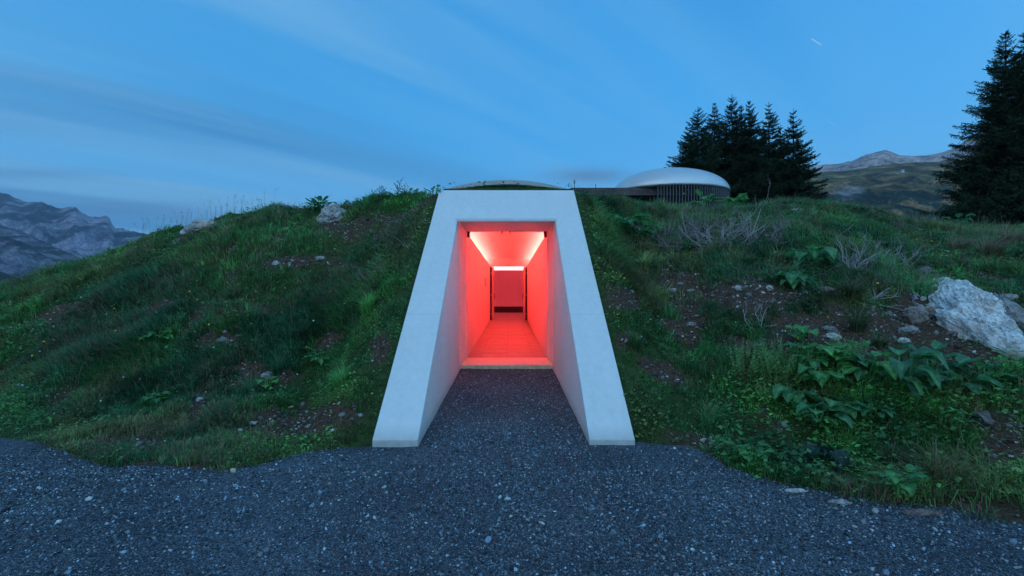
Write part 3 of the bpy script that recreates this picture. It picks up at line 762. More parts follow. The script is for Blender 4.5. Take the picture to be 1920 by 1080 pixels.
for k in range(46):
    a = R(-115+k*2.8)            # from the hidden left front round to the right side
    x, y = DX+(DA-.06)*math.cos(a), DY+(DB-.06)*math.sin(a)
    bm = bmesh.new(); add_box(bm, -.035, .035, -.017, .017, 4.0, DZ+.0); bmesh.ops.rotate(bm, verts=bm.verts, cent=(0, 0, 0), matrix=Matrix.Rotation(a+math.pi/2, 3, 'Z') @ Matrix.Rotation(math.pi/2, 3, 'Z'))
    bmesh.ops.translate(bm, verts=bm.verts, vec=(x, y, 0)); bm_obj('slat', bm, slm, pav)
# dark core behind the slats and its closed right-hand sector
bm = bmesh.new(); 
def drum(bm, ra, rb, a0, a1, z0, z1, n=40):
    lo = []; hi = []
    for k in range(n+1):
        a = a0+(a1-a0)*k/n
        lo.append(bm.verts.new((DX+ra*math.cos(a), DY+rb*math.sin(a), z0))); hi.append(bm.verts.new((DX+ra*math.cos(a), DY+rb*math.sin(a), z1)))
    for k in range(n): bm.faces.new([lo[k], lo[k+1], hi[k+1], hi[k]])
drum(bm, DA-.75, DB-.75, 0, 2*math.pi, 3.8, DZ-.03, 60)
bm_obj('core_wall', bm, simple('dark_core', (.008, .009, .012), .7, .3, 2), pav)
bm = bmesh.new(); drum(bm, DA-.17, DB-.17, R(-27), R(70), 3.8, DZ-.03, 24); bm_obj('curved_side_wall', bm, simple('blue_grey_cladding', (.12, .13, .14), .6, .15, 3), pav)
bm = bmesh.new(); drum(bm, DA-.14, DB-.14, R(-36), R(-30), 3.8, DZ-.03, 4); bm_obj('door_panel', bm, M['beam'], pav)
def bulb(name, px, py, d, r, m, par):
    p = at(px, py, d); bm = bmesh.new(); bmesh.ops.create_icosphere(bm, subdivisions=2, radius=r, matrix=Matrix.Translation(p)); return bm_obj(name, bm, m, par, smooth=True)
wm = simple('white_fitting', (.75, .75, .72), .5, .05)
bulb('wall_lamp', 1283, 363, 24.30, .052, wm, pav); bulb('bolt', 1279.5, 356, 24.36, .016, wm, pav); bulb('bolt', 1289, 355.5, 24.36, .022, wm, pav); bulb('bolt', 1221, 357, 24.36, .014, wm, pav)
p = at(1340, 354.5, 24.25); box('vent_box', (p.x-.11, p.x+.11, p.y-.04, p.y+.06, p.z-.06, p.z+.05), simple('grey_box', (.25, .27, .3), .5), pav)
# posts under the left of the beam
for px in (1219, 1231, 1226):
    p = at(px, 372, 24.55); box('post', (p.x-.02, p.x+.02, p.y-.02, p.y+.02, 4.2, CZ+174*24.4/F), slm, pav)
# two small measuring rods by the roof
for (px, pt, lab) in ((1077, 338, 'small metal rod with short crossbar beside the portal roof'), (1117, 345, 'tiny plain rod standing before the left end of the long beam')):
    d = 12.2; a_ = at(px, pt, d); b_ = at(px, 362, d); bm = bmesh.new()
    add_box(bm, a_.x-.006, a_.x+.006, d-.006, d+.006, b_.z-.2, a_.z)
    if px == 1077: add_box(bm, a_.x-.03, a_.x+.03, d-.006, d+.006, a_.z-.07, a_.z-.055); add_box(bm, a_.x-.012, a_.x+.012, d-.012, d+.012, a_.z-.03, a_.z+.01)
    tag(bm_obj('metal_rod', bm, M['black']), lab, 'rod')

# ================================================================== rocks
def rock(px, py, size, label, m, seed, lift=.3, rot=0.0, tilt=0.0, cat='rock', sub=4, amp=.28, axis_to=None, group=None, pos=None):
    p = pos or hit(px, py); bm = bmesh.new(); bmesh.ops.create_icosphere(bm, subdivisions=sub, radius=1)
    o = Vector((seed*3.7, seed*1.3, seed*.7))
    for v in bm.verts:
        n = v.co.normalized(); c = n.copy()
        c += n*amp*(mnoise.fractal(n*1.3+o, 1.0, 2.0, 5))
        cell = mnoise.cell_vector(n*2.2+o)
        vr = mnoise.voronoi(n*2.0+o)[0]
        c += n*amp*.9*(vr[1]-vr[0]-.3)
        c -= n*amp*.35*abs(mnoise.fractal(n*4+o, .9, 2.1, 4))
        v.co = c
    sx, sy, sz = size
    mt = Matrix.Rotation(rot, 3, 'Z') @ Matrix.Rotation(tilt, 3, 'Y')
    for v in bm.verts: v.co = mt @ Vector((v.co.x*sx, v.co.y*sy, v.co.z*sz))
    o_ = bm_obj('rock', bm, m, None, smooth=False); o_.location = (p.x, p.y, p.z+sz*lift)
    return tag(o_, label, cat, group)
def chain_rock(pts_, radii, label, m, seed, amp=.3, sub=5):
    """one outcrop: an icosphere wrapped round a bent spine"""
    bm = bmesh.new(); bmesh.ops.create_icosphere(bm, subdivisions=sub, radius=1); o = Vector((seed*2.1, seed, 3.3))
    k = len(pts_)-1
    for v in bm.verts:
        n = v.co.normalized(); t = (n.x+1)/2*k; i = min(int(t), k-1); f = t-i
        c = pts_[i].lerp(pts_[i+1], f); r = radii[i]*(1-f)+radii[i+1]*f
        cr = math.sqrt(max(0, 1-n.x*n.x))**.55
        ax = (pts_[i+1]-pts_[i]).normalized(); side = ax.cross(Vector((0, 0, 1))).normalized(); upv = side.cross(ax)
        q_ = Vector((n.y, n.z)); ln = q_.length or 1; q_ = q_/ln*cr
        w_ = c+side*q_.x*r+upv*q_.y*r*.85
        nn = (side*q_.x+upv*q_.y+ax*n.x*.5).normalized()
        vr = mnoise.voronoi(w_*2.6+o)[0]
        d = amp*r*(mnoise.fractal(w_*1.6+o, 1.1, 2.0, 3)*.9+min(vr[1]-vr[0], .32)*1.9-.45)
        d -= .16*r*max(0, 1-abs(mnoise.noise(w_*2.3+o))*18)
        cv = mnoise.voronoi(w_*6.5+o)[0]; d += .045*min(cv[1]-cv[0], .3)
        d += .022*mnoise.fractal(w_*11+o, .9, 2.1, 4)
        v.co = w_+nn*d
    o_ = bm_obj('rock_outcrop', bm, m, None, smooth=False)
    return tag(o_, label, 'rock outcrop')
def sp_(px, py, dz=0):
    p = hit(px, py); p.z += dz; return p
chain_rock([sp_(1742, 532, -.02), sp_(1778, 545, .0), sp_(1802, 575, .02), sp_(1824, 608, .02), sp_(1862, 638, .0), sp_(1905, 660, -.02), sp_(1955, 690, -.03)], [.12, .22, .31, .33, .27, .21, .16],
           'large bright white limestone outcrop with rusty stain on the right bank', rock_mat('bright_limestone', (.86, .85, .83), .7, .62, .5), 3, .34)
chain_rock([sp_(1815, 545, -.04), sp_(1850, 560, -.05), sp_(1895, 590, -.05), sp_(1935, 615, -.05)], [.08, .13, .16, .16], 'lower grey ledge running down right of the white outcrop', M['rock2'], 7, .4, 4)
rock(1738, 512, (.10, .08, .08), 'small grey rock just above the top of the white outcrop', M['rock2'], 5)
rock(1722, 600, (.15, .11, .14), 'upright grey rock leaning on the left flank of the white outcrop', M['rock2'], 8, .2)
rock(1752, 590, (.10, .09, .10), 'white block between the leaning grey rock and the outcrop', M['rock'], 9, .2)
rock(1708, 622, (.11, .08, .06), 'flat pale rock at the lower left foot of the outcrop', M['rock2'], 12, .1)
rock(1698, 641, (.07, .05, .035), 'small white stone in dark soil below the outcrop', M['rock'], 13, .2)
rock(1563, 634, (.09, .06, .05), 'whitish stone in the soil above the broad leaved plants', M['rock'], 14, .2)
rock(1556, 620, (.08, .07, .05), 'dull grey stone just above the whitish stone in the soil', M['rock2'], 15, .1)
rock(1545, 545, (.16, .10, .06), 'pinkish flat stone below the bleached dead shrub', M['rockpink'], 16, .0)
rock(1385, 542, (.055, .04, .04), 'rounded white stone in the middle of the bare soil band', M['rock'], 17, .25)
rock(1444, 543, (.045, .04, .045), 'pale stone at the right end of the bare soil band', M['rock'], 18, .25)
rock(1263, 545, (.055, .035, .03), 'white stone at the left end of the bare soil band', M['rock'], 19, .25)
rock(1276, 533, (.05, .03, .025), 'small light stone above the left end of the soil band', M['rock'], 20, .25)
rock(1297, 546, (.06, .04, .03), 'small buff stone in the soil band right of the white one', M['rock'], 21, .1)
rock(1321, 540, (.04, .03, .025), 'smallest blue grey stone in the bare soil band', M['rock2'], 22, .25)
rock(1298, 610, (.07, .05, .035), 'grey stone in the small soil hollow below the band', M['rock2'], 23, .15)
rock(1310, 593, (.045, .02, .015), 'bright white chip above the small soil hollow', M['rock'], 24, .2)
rock(1196, 420, (.10, .07, .08), 'pinkish white stone among the butterbur near the crest', M['rockpink'], 25, .3)
rock(1495, 396, (.16, .10, .05), 'flat white stone lying in the crest grass left of the far hill', M['rock'], 26, .45)
rock(626, 414, (.29, .22, .25), 'upright pale boulder with brown veins near the left crest', rock_mat('pale_boulder', (.66, .62, .60), .5), 31, .2, .3, sub=5)
chain_rock([sp_(345, 439, .0), sp_(378, 431, .03), sp_(412, 424, .0)], [.15, .22, .16], 'flat white and ochre rock slab lying on the left shoulder of the hill', rock_mat('ochre_slab', (.70, .66, .62), 1.0), 17, .3, 4)
rock(518, 496, (.06, .035, .05), 'small white stone at the left end of the upper soil scar on the hill', M['rock'], 33, .2, .8)
rock(603, 486, (.11, .05, .045), 'wider white stone at the right end of the upper soil scar', M['rock'], 34, .2)
rock(503, 708, (.075, .06, .06), 'broken white stone low on the left bank', M['rock'], 35, .25, .5)
rock(512, 698, (.035, .03, .04), 'white fragment resting above the broken white stone', M['rock'], 36, .3)
rock(1578, 950-4, (.075, .02, .02), 'bright white chip at the grass edge, right one of two', M['rock'], 37, .4, -.2)
rock(1494, 923, (.08, .02, .015), 'bright white chip at the grass edge, left one of two', M['rock'], 38, .4, -.1)
rock(1590, 912, (.04, .03, .035), 'speckled white stone in the grass above the white chips', M['rock2'], 39, .3)
rock(1733, 967, (.12, .04, .025), 'flat reddish stone where gravel meets bare soil', M['rockpink'], 40, .3, -.1)
rock(438, 884, (.024, .015, .02), 'pale yellow stone on the left grass edge', simple('yellow_stone', (.55, .50, .32), .7), 41, .6, sub=2)
rock(1644, 962, (.022, .02, .018), 'rounded white pebble at the right grass edge', M['rock'], 42, .5, sub=2)
rock(525, 385, (.25, .1, .05), 'thin whitish stone showing on the left skyline', M['rock2'], 43, .2)
rock(420, 640, (.06, .05, .05), 'grey stone in the dark soil scar of the left bank', M['rock2'], 44, .3)
rock(1790, 628, (.07, .05, .04), 'brownish lump at the foot of the white outcrop', M['rockpink'], 45, .1)
rock(1895, 560, (.10, .08, .06), 'pale rock at the right edge above the grey ledge', M['rock'], 46, .1)
rock(1905, 640, (.13, .10, .09), 'rough grey rock below the lower end of the outcrop', M['rock2'], 47, .1)
rock(1780, 560, (.03, .03, .03), 'small stone lodged beside the bright outcrop face', M['rock2'], 48, .3, sub=3)
# rubble pieces on the outcrop's left side
rs = random.Random(5)
for k in range(20):
    px, py = 1716+rs.random()*56, 543+rs.random()*42
    rock(px, py, (.022+.03*rs.random(), .02+.02*rs.random(), .02+.015*rs.random()), 'small angular rubble piece on the left slope of the white outcrop', M['rock2'] if k % 3 else M['rock'], 60+k, .5, rs.random()*3, sub=2, cat='rubble', group='rubble beside the white outcrop')

# ================================================================== leafy plants
def leaf_mesh(bm, col_layer, base, az, length, width, rise, droop, col, wav=.05, round_=.5, petiole=.35):
    d = Vector((math.cos(az), math.sin(az), 0)); s = Vector((-math.sin(az), math.cos(az), 0))
    n, m = 9, 4; rows = []
    ph = rs.random()*6; tw = (rs.random()-.5)*.7
    pe = base+d*(petiole*length*.8)+Vector((0, 0, rise*length*.75))
    # petiole
    hw = .006
    a = [bm.verts.new(base-s*hw), bm.verts.new(base+s*hw)]; b = [bm.verts.new(pe-s*hw), bm.verts.new(pe+s*hw)]
    f = bm.faces.new([a[0], a[1], b[1], b[0]]); 
    for lp in f.loops: lp[col_layer] = (*[c*1.2 for c in col], 1)
    for i in range(n+1):
        t = i/n
        ww = width*.5*(math.sin(math.pi*min(1, t**round_*1.0))**.75 if 0 < t < 1 else 0.02)
        c = pe+d*(length*t*(1-.18*droop*t))+Vector((0, 0, length*(rise*.55*t-droop*t*t*.8)))
        row = []
        for j in range(-m, m+1):
            q_ = j/m
            z = abs(q_)**1.3*width*.16+wav*length*math.sin(ph+t*11+q_*3)*abs(q_)+tw*q_*ww*t
            row.append(bm.verts.new(c+s*q_*ww*(1+.10*math.sin(ph*2+t*17))+Vector((0, 0, z))))
        rows.append(row)
    for i in range(n):
        for j in range(2*m):
            f = bm.faces.new([rows[i][j], rows[i+1][j], rows[i+1][j+1], rows[i][j+1]])
            mid = abs(j-m+.5) < 1
            k = 1.5 if (mid and i < n-1) else (1.12 if (i+j) % 3 == 0 else .92)
            for lp in f.loops: lp[col_layer] = (*[c*k for c in col], 1)
def leafy(name, px, py, nl, ln, wd, label, cat, seed, cols, rise=.7, droop=.6, rad=.05, round_=.75, wav=.05, group=None, petiole=.35, zoff=0):
    global rs
    rs = random.Random(seed); p = hit(px, py); bm = bmesh.new(); cl = bm.loops.layers.float_color.new('Col')
    nl = int(nl*1.6); wd *= 1.18; zoff += .02
    if name == 'broad_leaf_plant': zoff += .05; ln *= 1.15; wd *= 1.25; droop *= 1.7; rise *= 1.2
    if name == 'dock_plant': droop *= 1.5; rise *= 1.15; wd *= 1.15
    for k in range(nl):
        az = k*2.4+rs.random()*.8; r = rad*rs.random()
        l_ = ln*(.55+.6*rs.random()); col = rs.choice(cols)
        b = Vector((r*math.cos(az), r*math.sin(az), -.01))
        leaf_mesh(bm, cl, b, az, l_, wd*l_/ln*(.85+.3*rs.random()), rise*(.5+rs.random()*.9), droop*(.5+rs.random()), col, wav, round_, petiole)
    me = bpy.data.meshes.new(name); bm.to_mesh(me); bm.free()
    o_ = link(name, me, M['leaf'], smooth=True, loc=(p.x, p.y, p.z+zoff)); return tag(o_, label, cat, group)
G1 = [(.055, .17, .045), (.040, .135, .045), (.070, .19, .045)]; G2 = [(.036, .125, .045), (.050, .15, .05), (.030, .10, .042)]; GB = [(.10, .08, .07), (.05, .10, .05)]
leafy('dock_plant', 1690, 735, 14, .30, .13, 'large dock plant with long wavy leaves, right of the other broad leaved plants', 'dock plant', 1, G2, .9, .7, .06, .8, .05)
leafy('dock_plant', 1800, 745, 9, .26, .13, 'dock plant with wide leaves reaching right, nearest to the white outcrop', 'dock plant', 2, G2, .5, .6, .08, .8, .06)
leafy('dock_plant', 1815, 790, 3, .17, .09, 'withered brownish dock leaves hanging below the large dock plant', 'dock plant', 3, GB, .4, .9, .03, .8, .08)
leafy('dock_plant', 1745, 725, 8, .25, .10, 'tall dock plant between the two wide leaved docks', 'dock plant', 35, G2, 1.1, .6, .04, .8, .05)
leafy('broad_leaf_plant', 1590, 700, 12, .19, .13, 'round leaved bright plant at the top of the leafy clump', 'leafy plant', 4, G1, .8, .6, .09, .62)
leafy('broad_leaf_plant', 1540, 735, 12, .17, .12, 'round leaved plant at the centre of the leafy clump', 'leafy plant', 5, G1, .7, .6, .10, .62)
leafy('broad_leaf_plant', 1490, 765, 9, .17, .12, 'round leaved plant on the left of the leafy clump', 'leafy plant', 6, G2, .6, .6, .08, .62)
leafy('broad_leaf_plant', 1575, 785, 10, .16, .12, 'round leaved plant low in the leafy clump', 'leafy plant', 7, G2, .5, .6, .09, .62)
leafy('broad_leaf_plant', 1625, 722, 11, .17, .12, 'round leaved plant on the right of the leafy clump, touching the large dock', 'leafy plant', 61, G1, .8, .6, .09, .62)
leafy('broad_leaf_plant', 1520, 700, 10, .15, .11, 'round leaved plant half hidden behind the feathery herbs', 'leafy plant', 62, G1, .9, .6, .09, .62)
leafy('broad_leaf_plant', 1535, 805, 10, .14, .10, 'lowest round leaved plant at the front of the leafy clump', 'leafy plant', 63, G2, .7, .6, .09, .62)
leafy('dock_plant', 1850, 730, 8, .24, .12, 'rightmost dock plant, spreading towards the edge of the picture', 'dock plant', 64, G2, .8, .6, .06, .8)
leafy('broad_leaf_plant', 1548, 870, 5, .15, .12, 'dark drooping leaves just above the right grass edge', 'leafy plant', 8, [(.016, .035, .03)], .4, 1.2, .04, .62)
leafy('broad_leaf_plant', 1500, 650, 6, .14, .10, 'leafy plant under the small bleached branch', 'leafy plant', 9, G1, .8, .5, .05, .62)
leafy('broad_leaf_plant', 1640, 790, 8, .12, .08, 'small leafy plant below the large dock plant', 'leafy plant', 10, G2, .5, .6, .07, .62)
leafy('broad_leaf_plant', 1410, 870, 10, .08, .06, 'small round leaved plant at the gravel edge right of the portal', 'leafy plant', 11, G1, .6, .5, .12, .62)
leafy('broad_leaf_plant', 1690, 940, 12, .11, .06, 'low bright leafy plant touching the gravel on the right', 'leafy plant', 12, G1, .8, .5, .10, .7)
leafy('broad_leaf_plant', 1525, 500, 12, .22, .16, 'broad leaved plant left of the bleached dead shrub', 'leafy plant', 13, G2, .6, .6, .14, .62)
leafy('broad_leaf_plant', 1495, 540, 10, .16, .12, 'broad leaved plant at the right end of the soil band', 'leafy plant', 14, G2, .6, .6, .10, .62)
leafy('butterbur', 1165, 432, 14, .40, .20, 'butterbur clump with large leaves near the portal top right', 'butterbur', 15, G1, .8, .5, .15, .7)
leafy('butterbur', 1195, 446, 12, .36, .18, 'butterbur clump just below and right of the first one by the portal', 'butterbur', 16, G2, .7, .5, .15, .7)
leafy('butterbur', 1375, 388, 14, .34, .16, 'leafy clump on the crest in front of the domed pavilion', 'butterbur', 17, G1, .9, .4, .18, .7)
leafy('butterbur', 1320, 386, 12, .30, .15, 'leafy clump on the crest below the slats of the pavilion', 'butterbur', 18, G1, .9, .4, .18, .7)
leafy('crest_plant', 603, 396, 16, .15, .07, 'dark leafy plant sticking up on the skyline above the pale boulder', 'leafy plant', 19, G2, 1.2, .3, .10, .8)
leafy('crest_plant', 588, 396, 10, .13, .07, 'smaller leafy plant on the skyline left of the pale boulder', 'leafy plant', 20, G2, 1.2, .3, .10, .8)
for k, (px, py, lb) in enumerate([(640, 392, 'low leafy plant on the skyline directly right of the pale boulder'), (668, 386, 'low leafy plant on the skyline between the pale boulder and the bushy weed'), (690, 382, 'low leafy plant on the skyline just left of the bushy dark weed'), (735, 372, 'low leafy plant on the skyline between the two dark weeds'), (768, 366, 'low leafy plant on the skyline just right of the tall dark weed'), (795, 362, 'low leafy plant on the skyline, second from the portal corner'), (812, 362, 'low leafy plant on the skyline touching the upper left portal corner')]):
    leafy('crest_plant', px, py+3, 12, .10, .055, lb, 'leafy plant', 21+k, G2, 1.1, .4, .14, .8, group='leafy plants along the skyline left of the portal')
leafy('broad_leaf_plant', 500, 735, 8, .09, .08, 'leafy rosette low on the left bank', 'leafy plant', 30, G1, .7, .5, .08)
leafy('broad_leaf_plant', 600, 690, 12, .12, .045, 'bright leafy rosette on the left bank near the portal', 'leafy plant', 31, G1, .9, .5, .06)
leafy('broad_leaf_plant', 300, 645, 9, .14, .10, 'round leaved plant in the middle of the left bank', 'leafy plant', 32, G1, .6, .5, .09, .62)
leafy('broad_leaf_plant', 290, 765, 10, .09, .07, 'tiny bright leafy plant at the foot of the left bank', 'leafy plant', 33, G1, .7, .5, .07, .62)
leafy('broad_leaf_plant', 1800, 430, 9, .25, .12, 'leafy plant in the meadow below the large right spruces', 'leafy plant', 34, G2, .8, .5, .12)

# feathery herb: many thin stems with tiny leaves
def feathery(px, py, n, hh, rad, label, seed, col):
    r = random.Random(seed); p = hit(px, py); bm = bmesh.new(); cl = bm.loops.layers.float_color.new('Col')
    for k in range(n):
        a = r.random()*6.28; q_ = rad*math.sqrt(r.random()); b = Vector((q_*math.cos(a), q_*math.sin(a), -.02))
        b.z += float(height(p.x+b.x, p.y+b.y))-p.z
        d = Vector((math.cos(a)*.45*r.random(), math.sin(a)*.45*r.random()-.15, 1)).normalized(); ln = hh*(.6+.6*r.random())
        for i in range(24):
            t = (i+1)/24; c = b+d*ln*t; aa = i*2.4; l_ = .03*(1.25-t)*(.6+r.random()*.8)+.007
            e = Vector((math.cos(aa), math.sin(aa), .5)).normalized(); s = Vector((-math.sin(aa), math.cos(aa), 0))*l_*.22
            f = bm.faces.new([bm.verts.new(c), bm.verts.new(c+e*l_*.5+s), bm.verts.new(c+e*l_), bm.verts.new(c+e*l_*.5-s)])
            k_ = .7+r.random()*.7
            for lp in f.loops: lp[cl] = (*[x*k_ for x in col], 1)
        s = Vector((.0016, 0, 0)); f = bm.faces.new([bm.verts.new(b-s), bm.verts.new(b+s), bm.verts.new(b+d*ln+s*.5), bm.verts.new(b+d*ln-s*.5)])
        for lp in f.loops: lp[cl] = (*col, 1)
    me = bpy.data.meshes.new('feathery_herb'); bm.to_mesh(me); bm.free()
    tag(link('feathery_herb', me, M['leaf'], loc=p), label, 'herb')
FC = (.13, .22, .075)
feathery(1400, 700, 60, .30, .16, 'pale feathery herb at the far left of the leafy clump', 51, FC)
feathery(1470, 700, 80, .30, .17, 'pale feathery herb above the round leaved plants', 52, FC)
feathery(1450, 745, 40, .20, .14, 'pale feathery herb left of the lower round leaves', 53, FC)
feathery(1590, 668, 44, .20, .14, 'pale feathery herb at the top right of the leafy clump', 54, FC)
feathery(1540, 690, 40, .18, .14, 'pale feathery herb in the middle of the clump top', 55, FC)
feathery(1360, 640, 30, .18, .18, 'thin feathery herb beside the small bleached branch', 56, (.05, .10, .04))

# ================================================================== dead shrubs
def tube(bm, pts_, radii, seg=5):
    prev = None
    for i, (p, r) in enumerate(zip(pts_, radii)):
        d = (pts_[min(i+1, len(pts_)-1)]-pts_[max(i-1, 0)]).normalized()
        u = d.orthogonal().normalized(); v = d.cross(u)
        ring = [bm.verts.new(p+u*r*math.cos(2*math.pi*k/seg)+v*r*math.sin(2*math.pi*k/seg)) for k in range(seg)]
        if prev:
            # match rings to avoid twisting
            best = min(range(seg), key=lambda s_: sum((ring[(k+s_) % seg].co-prev[k].co).length for k in range(seg)))
            ring = ring[best:]+ring[:best]
            for k in range(seg): bm.faces.new([prev[k], prev[(k+1) % seg], ring[(k+1) % seg], ring[k]])
        prev = ring
    bm.faces.new(prev)
def branch(bm, r, p, d, ln, rad, depth):
    n = 5; pts_ = [p]; dd = d.copy()
    for i in range(n):
        dd = (dd+Vector((r.gauss(0, .24), r.gauss(0, .24), r.gauss(.03, .18)))).normalized(); pts_.append(pts_[-1]+dd*ln/n)
    tube(bm, pts_, [rad*(1-.6*i/n) for i in range(n+1)], 5 if depth > 1 else 4)
    if depth > 0:
        for i in range(r.randint(2, 4)):
            k = r.randint(1, n); nd_ = (dd+Vector((r.gauss(0, .7), r.gauss(0, .7), r.gauss(.15, .5)))).normalized()
            branch(bm, r, pts_[k], nd_, ln*(.45+.3*r.random()), rad*(1-.6*k/n)*.75, depth-1)
def shrub(px, py, nb, ln, rad, depth, label, m, seed, up_=.7, spread=.2, dirs=None):
    r = random.Random(seed); p = hit(px, py); bm = bmesh.new()
    for k in range(nb):
        a = r.random()*6.28; b = Vector((r.gauss(0, spread), r.gauss(0, spread*.5), 0)); b.z = float(height(p.x+b.x, p.y+b.y))-p.z-.03
        d = Vector((math.cos(a), math.sin(a)*.7, up_*(.5+r.random()))).normalized()
        if dirs: b = Vector((0, 0, -.03)); d = Vector(dirs[k % len(dirs)]).normalized()
        branch(bm, r, b, d, ln*(.6+.6*r.random()), rad*(.7+.5*r.random()), depth)
    o_ = bm_obj('dead_shrub', bm, m); o_.location = p; return tag(o_, label, 'dead shrub')
shrub(1268, 458, 22, .62, .011, 2, 'dead grey twiggy shrub below the left part of the pavilion', M['twig2'], 1, .7, .30)
shrub(1225, 462, 12, .36, .008, 2, 'dead twiggy shrub furthest left, beside the butterbur', M['twig2'], 2, .5, .25)
shrub(1350, 462, 20, .70, .013, 2, 'dead shrub with pale upright branches below the right part of the pavilion', simple('pale_wood', (.36, .33, .32), .8, .3, 30), 3, 1.0, .22)
shrub(1300, 445, 16, .52, .010, 2, 'dark tangled heather shrub between the two paler dead shrubs', M['twig2'], 4, .8, .3)
shrub(1430, 462, 16, .55, .010, 2, 'dead shrub right of the pale upright one, on the grassy slope', M['twig2'], 6, .8, .28)
shrub(1598, 508, 6, .50, .014, 2, 'bleached dead shrub with bare forked branches left of the outcrop', M['twig'], 7, .9, .1, dirs=[(-.55, 0, .9), (.05, .1, 1), (.25, -.2, .8), (-.2, -.2, .7), (.5, .1, .5), (.1, -.5, .2)])
shrub(1660, 490, 11, .46, .012, 2, 'bleached dead shrub with branches reaching right above the outcrop', M['twig'], 8, .5, .20)
shrub(1640, 520, 22, .40, .007, 2, 'low dark tangle of dead heather around the bleached branches', M['twig2'], 9, .35, .42)
shrub(1715, 545, 14, .34, .007, 2, 'dark dead tangle touching the left side of the outcrop', M['twig2'], 10, .4, .25)
shrub(1427, 622, 3, .34, .012, 2, 'single small bleached branch standing in grass above the leafy clump', M['twig'], 11, 1.2, .03, dirs=[(.05, 0, 1), (-.5, 0, .6), (.3, 0, .7)])
shrub(1620, 560, 5, .40, .009, 1, 'curved bleached roots lying above the soil left of the outcrop', M['twig'], 12, .05, .2, dirs=[(1, -.2, .1), (.9, -.5, 0), (1, .1, .2)])
shrub(1850, 715, 8, .26, .005, 2, 'thin dead twigs right of the dock plants', M['twig2'], 13, .9, .14)
shrub(1622, 668, 3, .16, .008, 1, 'short curved pale root in the soil above the docks', M['twig'], 14, .05, .03)
shrub(1740, 430, 14, .40, .006, 2, 'reddish dry shrub on the skyline below the far hill', simple('reddish_twig', (.14, .08, .06), .85, .3, 30), 15, 1.0, .4)
shrub(1580, 400, 14, .36, .006, 2, 'low brown shrub on the skyline right of the spruce group', simple('brown_twig', (.12, .08, .055), .85, .3, 30), 16, 1.0, .5)
shrub(745, 455, 10, .32, .005, 2, 'thin dry tangle beside the upper left edge of the portal', M['twig2'], 17, .6, .25)
shrub(705, 520, 8, .28, .005, 2, 'thin dry tangle halfway along the left edge of the portal', M['twig2'], 18, .5, .2)
# weeds on the skyline
def weed(px, py, hh, label, seed):
    r = random.Random(seed); p = hit(px, py); bm = bmesh.new()
    for k in range(3):
        b = Vector((r.gauss(0, .05), 0, -.05)); d = Vector((r.gauss(0, .12), 0, 1)).normalized(); l_ = hh*(.75+.35*r.random())
        pts_ = [b, b+d*l_*.5, b+d*l_]; tube(bm, pts_, [.006, .005, .003], 4)
        for i in range(12):
            q_ = b+d*l_*(.35+.62*i/12); a = r.random()*6.28; e = Vector((math.cos(a), math.sin(a), .9))*(.03+.05*r.random())
            tube(bm, [q_, q_+e], [.003, .003], 3); bmesh.ops.create_icosphere(bm, subdivisions=1, radius=.010, matrix=Matrix.Translation(q_+e))
    o_ = bm_obj('seeded_weed', bm, simple('dark_weed', (.05, .055, .035), .8, .3, 20)); o_.location = p; tag(o_, label, 'weed')
weed(708, 380, .38, 'bushy dark weed on the skyline, further from the portal', 1)
weed(750, 372, .42, 'tall dark weed on the skyline, nearer to the portal', 2)

# ================================================================== flowers
def flower_mesh(name, col, r0):
    bm = bmesh.new(); cl = bm.loops.layers.float_color.new('Col')
    c = bm.verts.new((0, 0, .1)); 
    for k in range(6):
        a = k*math.pi/3; v = [bm.verts.new((r0*.55*math.cos(a-.4), r0*.55*math.sin(a-.4), .105)), bm.verts.new((r0*math.cos(a), r0*math.sin(a), .112)), bm.verts.new((r0*.55*math.cos(a+.4), r0*.55*math.sin(a+.4), .105))]
        f = bm.faces.new([c, *v])
        for lp in f.loops: lp[cl] = (*col, 1)
    s = [bm.verts.new((-.0015, 0, 0)), bm.verts.new((.0015, 0, 0)), bm.verts.new((.0015, 0, .1)), bm.verts.new((-.0015, 0, .1))]
    f = bm.faces.new(s)
    for lp in f.loops: lp[cl] = (.04, .08, .03, 1)
    me = bpy.data.meshes.new(name); bm.to_mesh(me); bm.free(); me.materials.append(M['leaf']); return me
fy = flower_mesh('yellow_flower', (.75, .45, .02), .014); fw = flower_mesh('white_flower', (.6, .6, .62), .012)
rf = random.Random(3)
YF = [(78, 680), (116, 541), (144, 548), (158, 540), (160, 535), (426, 534), (428, 538), (368, 541), (370, 562), (372, 573), (224, 597), (218, 635), (248, 635), (404, 620), (428, 655), (300, 475), (240, 460), (92, 660), (90, 656), (694, 756), (648, 585), (532, 780), (1240, 495), (1236, 491), (1299, 477), (1295, 484), (1322, 477), (1163, 608), (1159, 540), (1157, 537), (1157, 532), (1539, 789), (1542, 791), (1538, 793), (1631, 552), (1640, 563), (1565, 617), (1496, 678), (1512, 660), (1335, 730), (1338, 732), (1500, 655), (1218, 399), (1550, 855), (540, 600), (470, 610), (620, 560), (650, 520), (706, 600), (1735, 462), (1738, 458), (1741, 463)]
for px, py in YF:
    o_ = bpy.data.objects.new('yellow_flower', fy); C.objects.link(o_); p = hit(px+rf.gauss(0, 2), py+5); o_.location = p+Vector((0, 0, .02+.06*rf.random()))
    s_ = .75+.5*rf.random()+.04*p.y; o_.scale = (s_, s_, s_); o_.rotation_euler = (rf.uniform(.2, .9), rf.uniform(-.3, .3), rf.random()*6)
    tag(o_, 'tiny yellow meadow flower in the hillside grass', 'flower', 'yellow flowers dotted over the hillside')
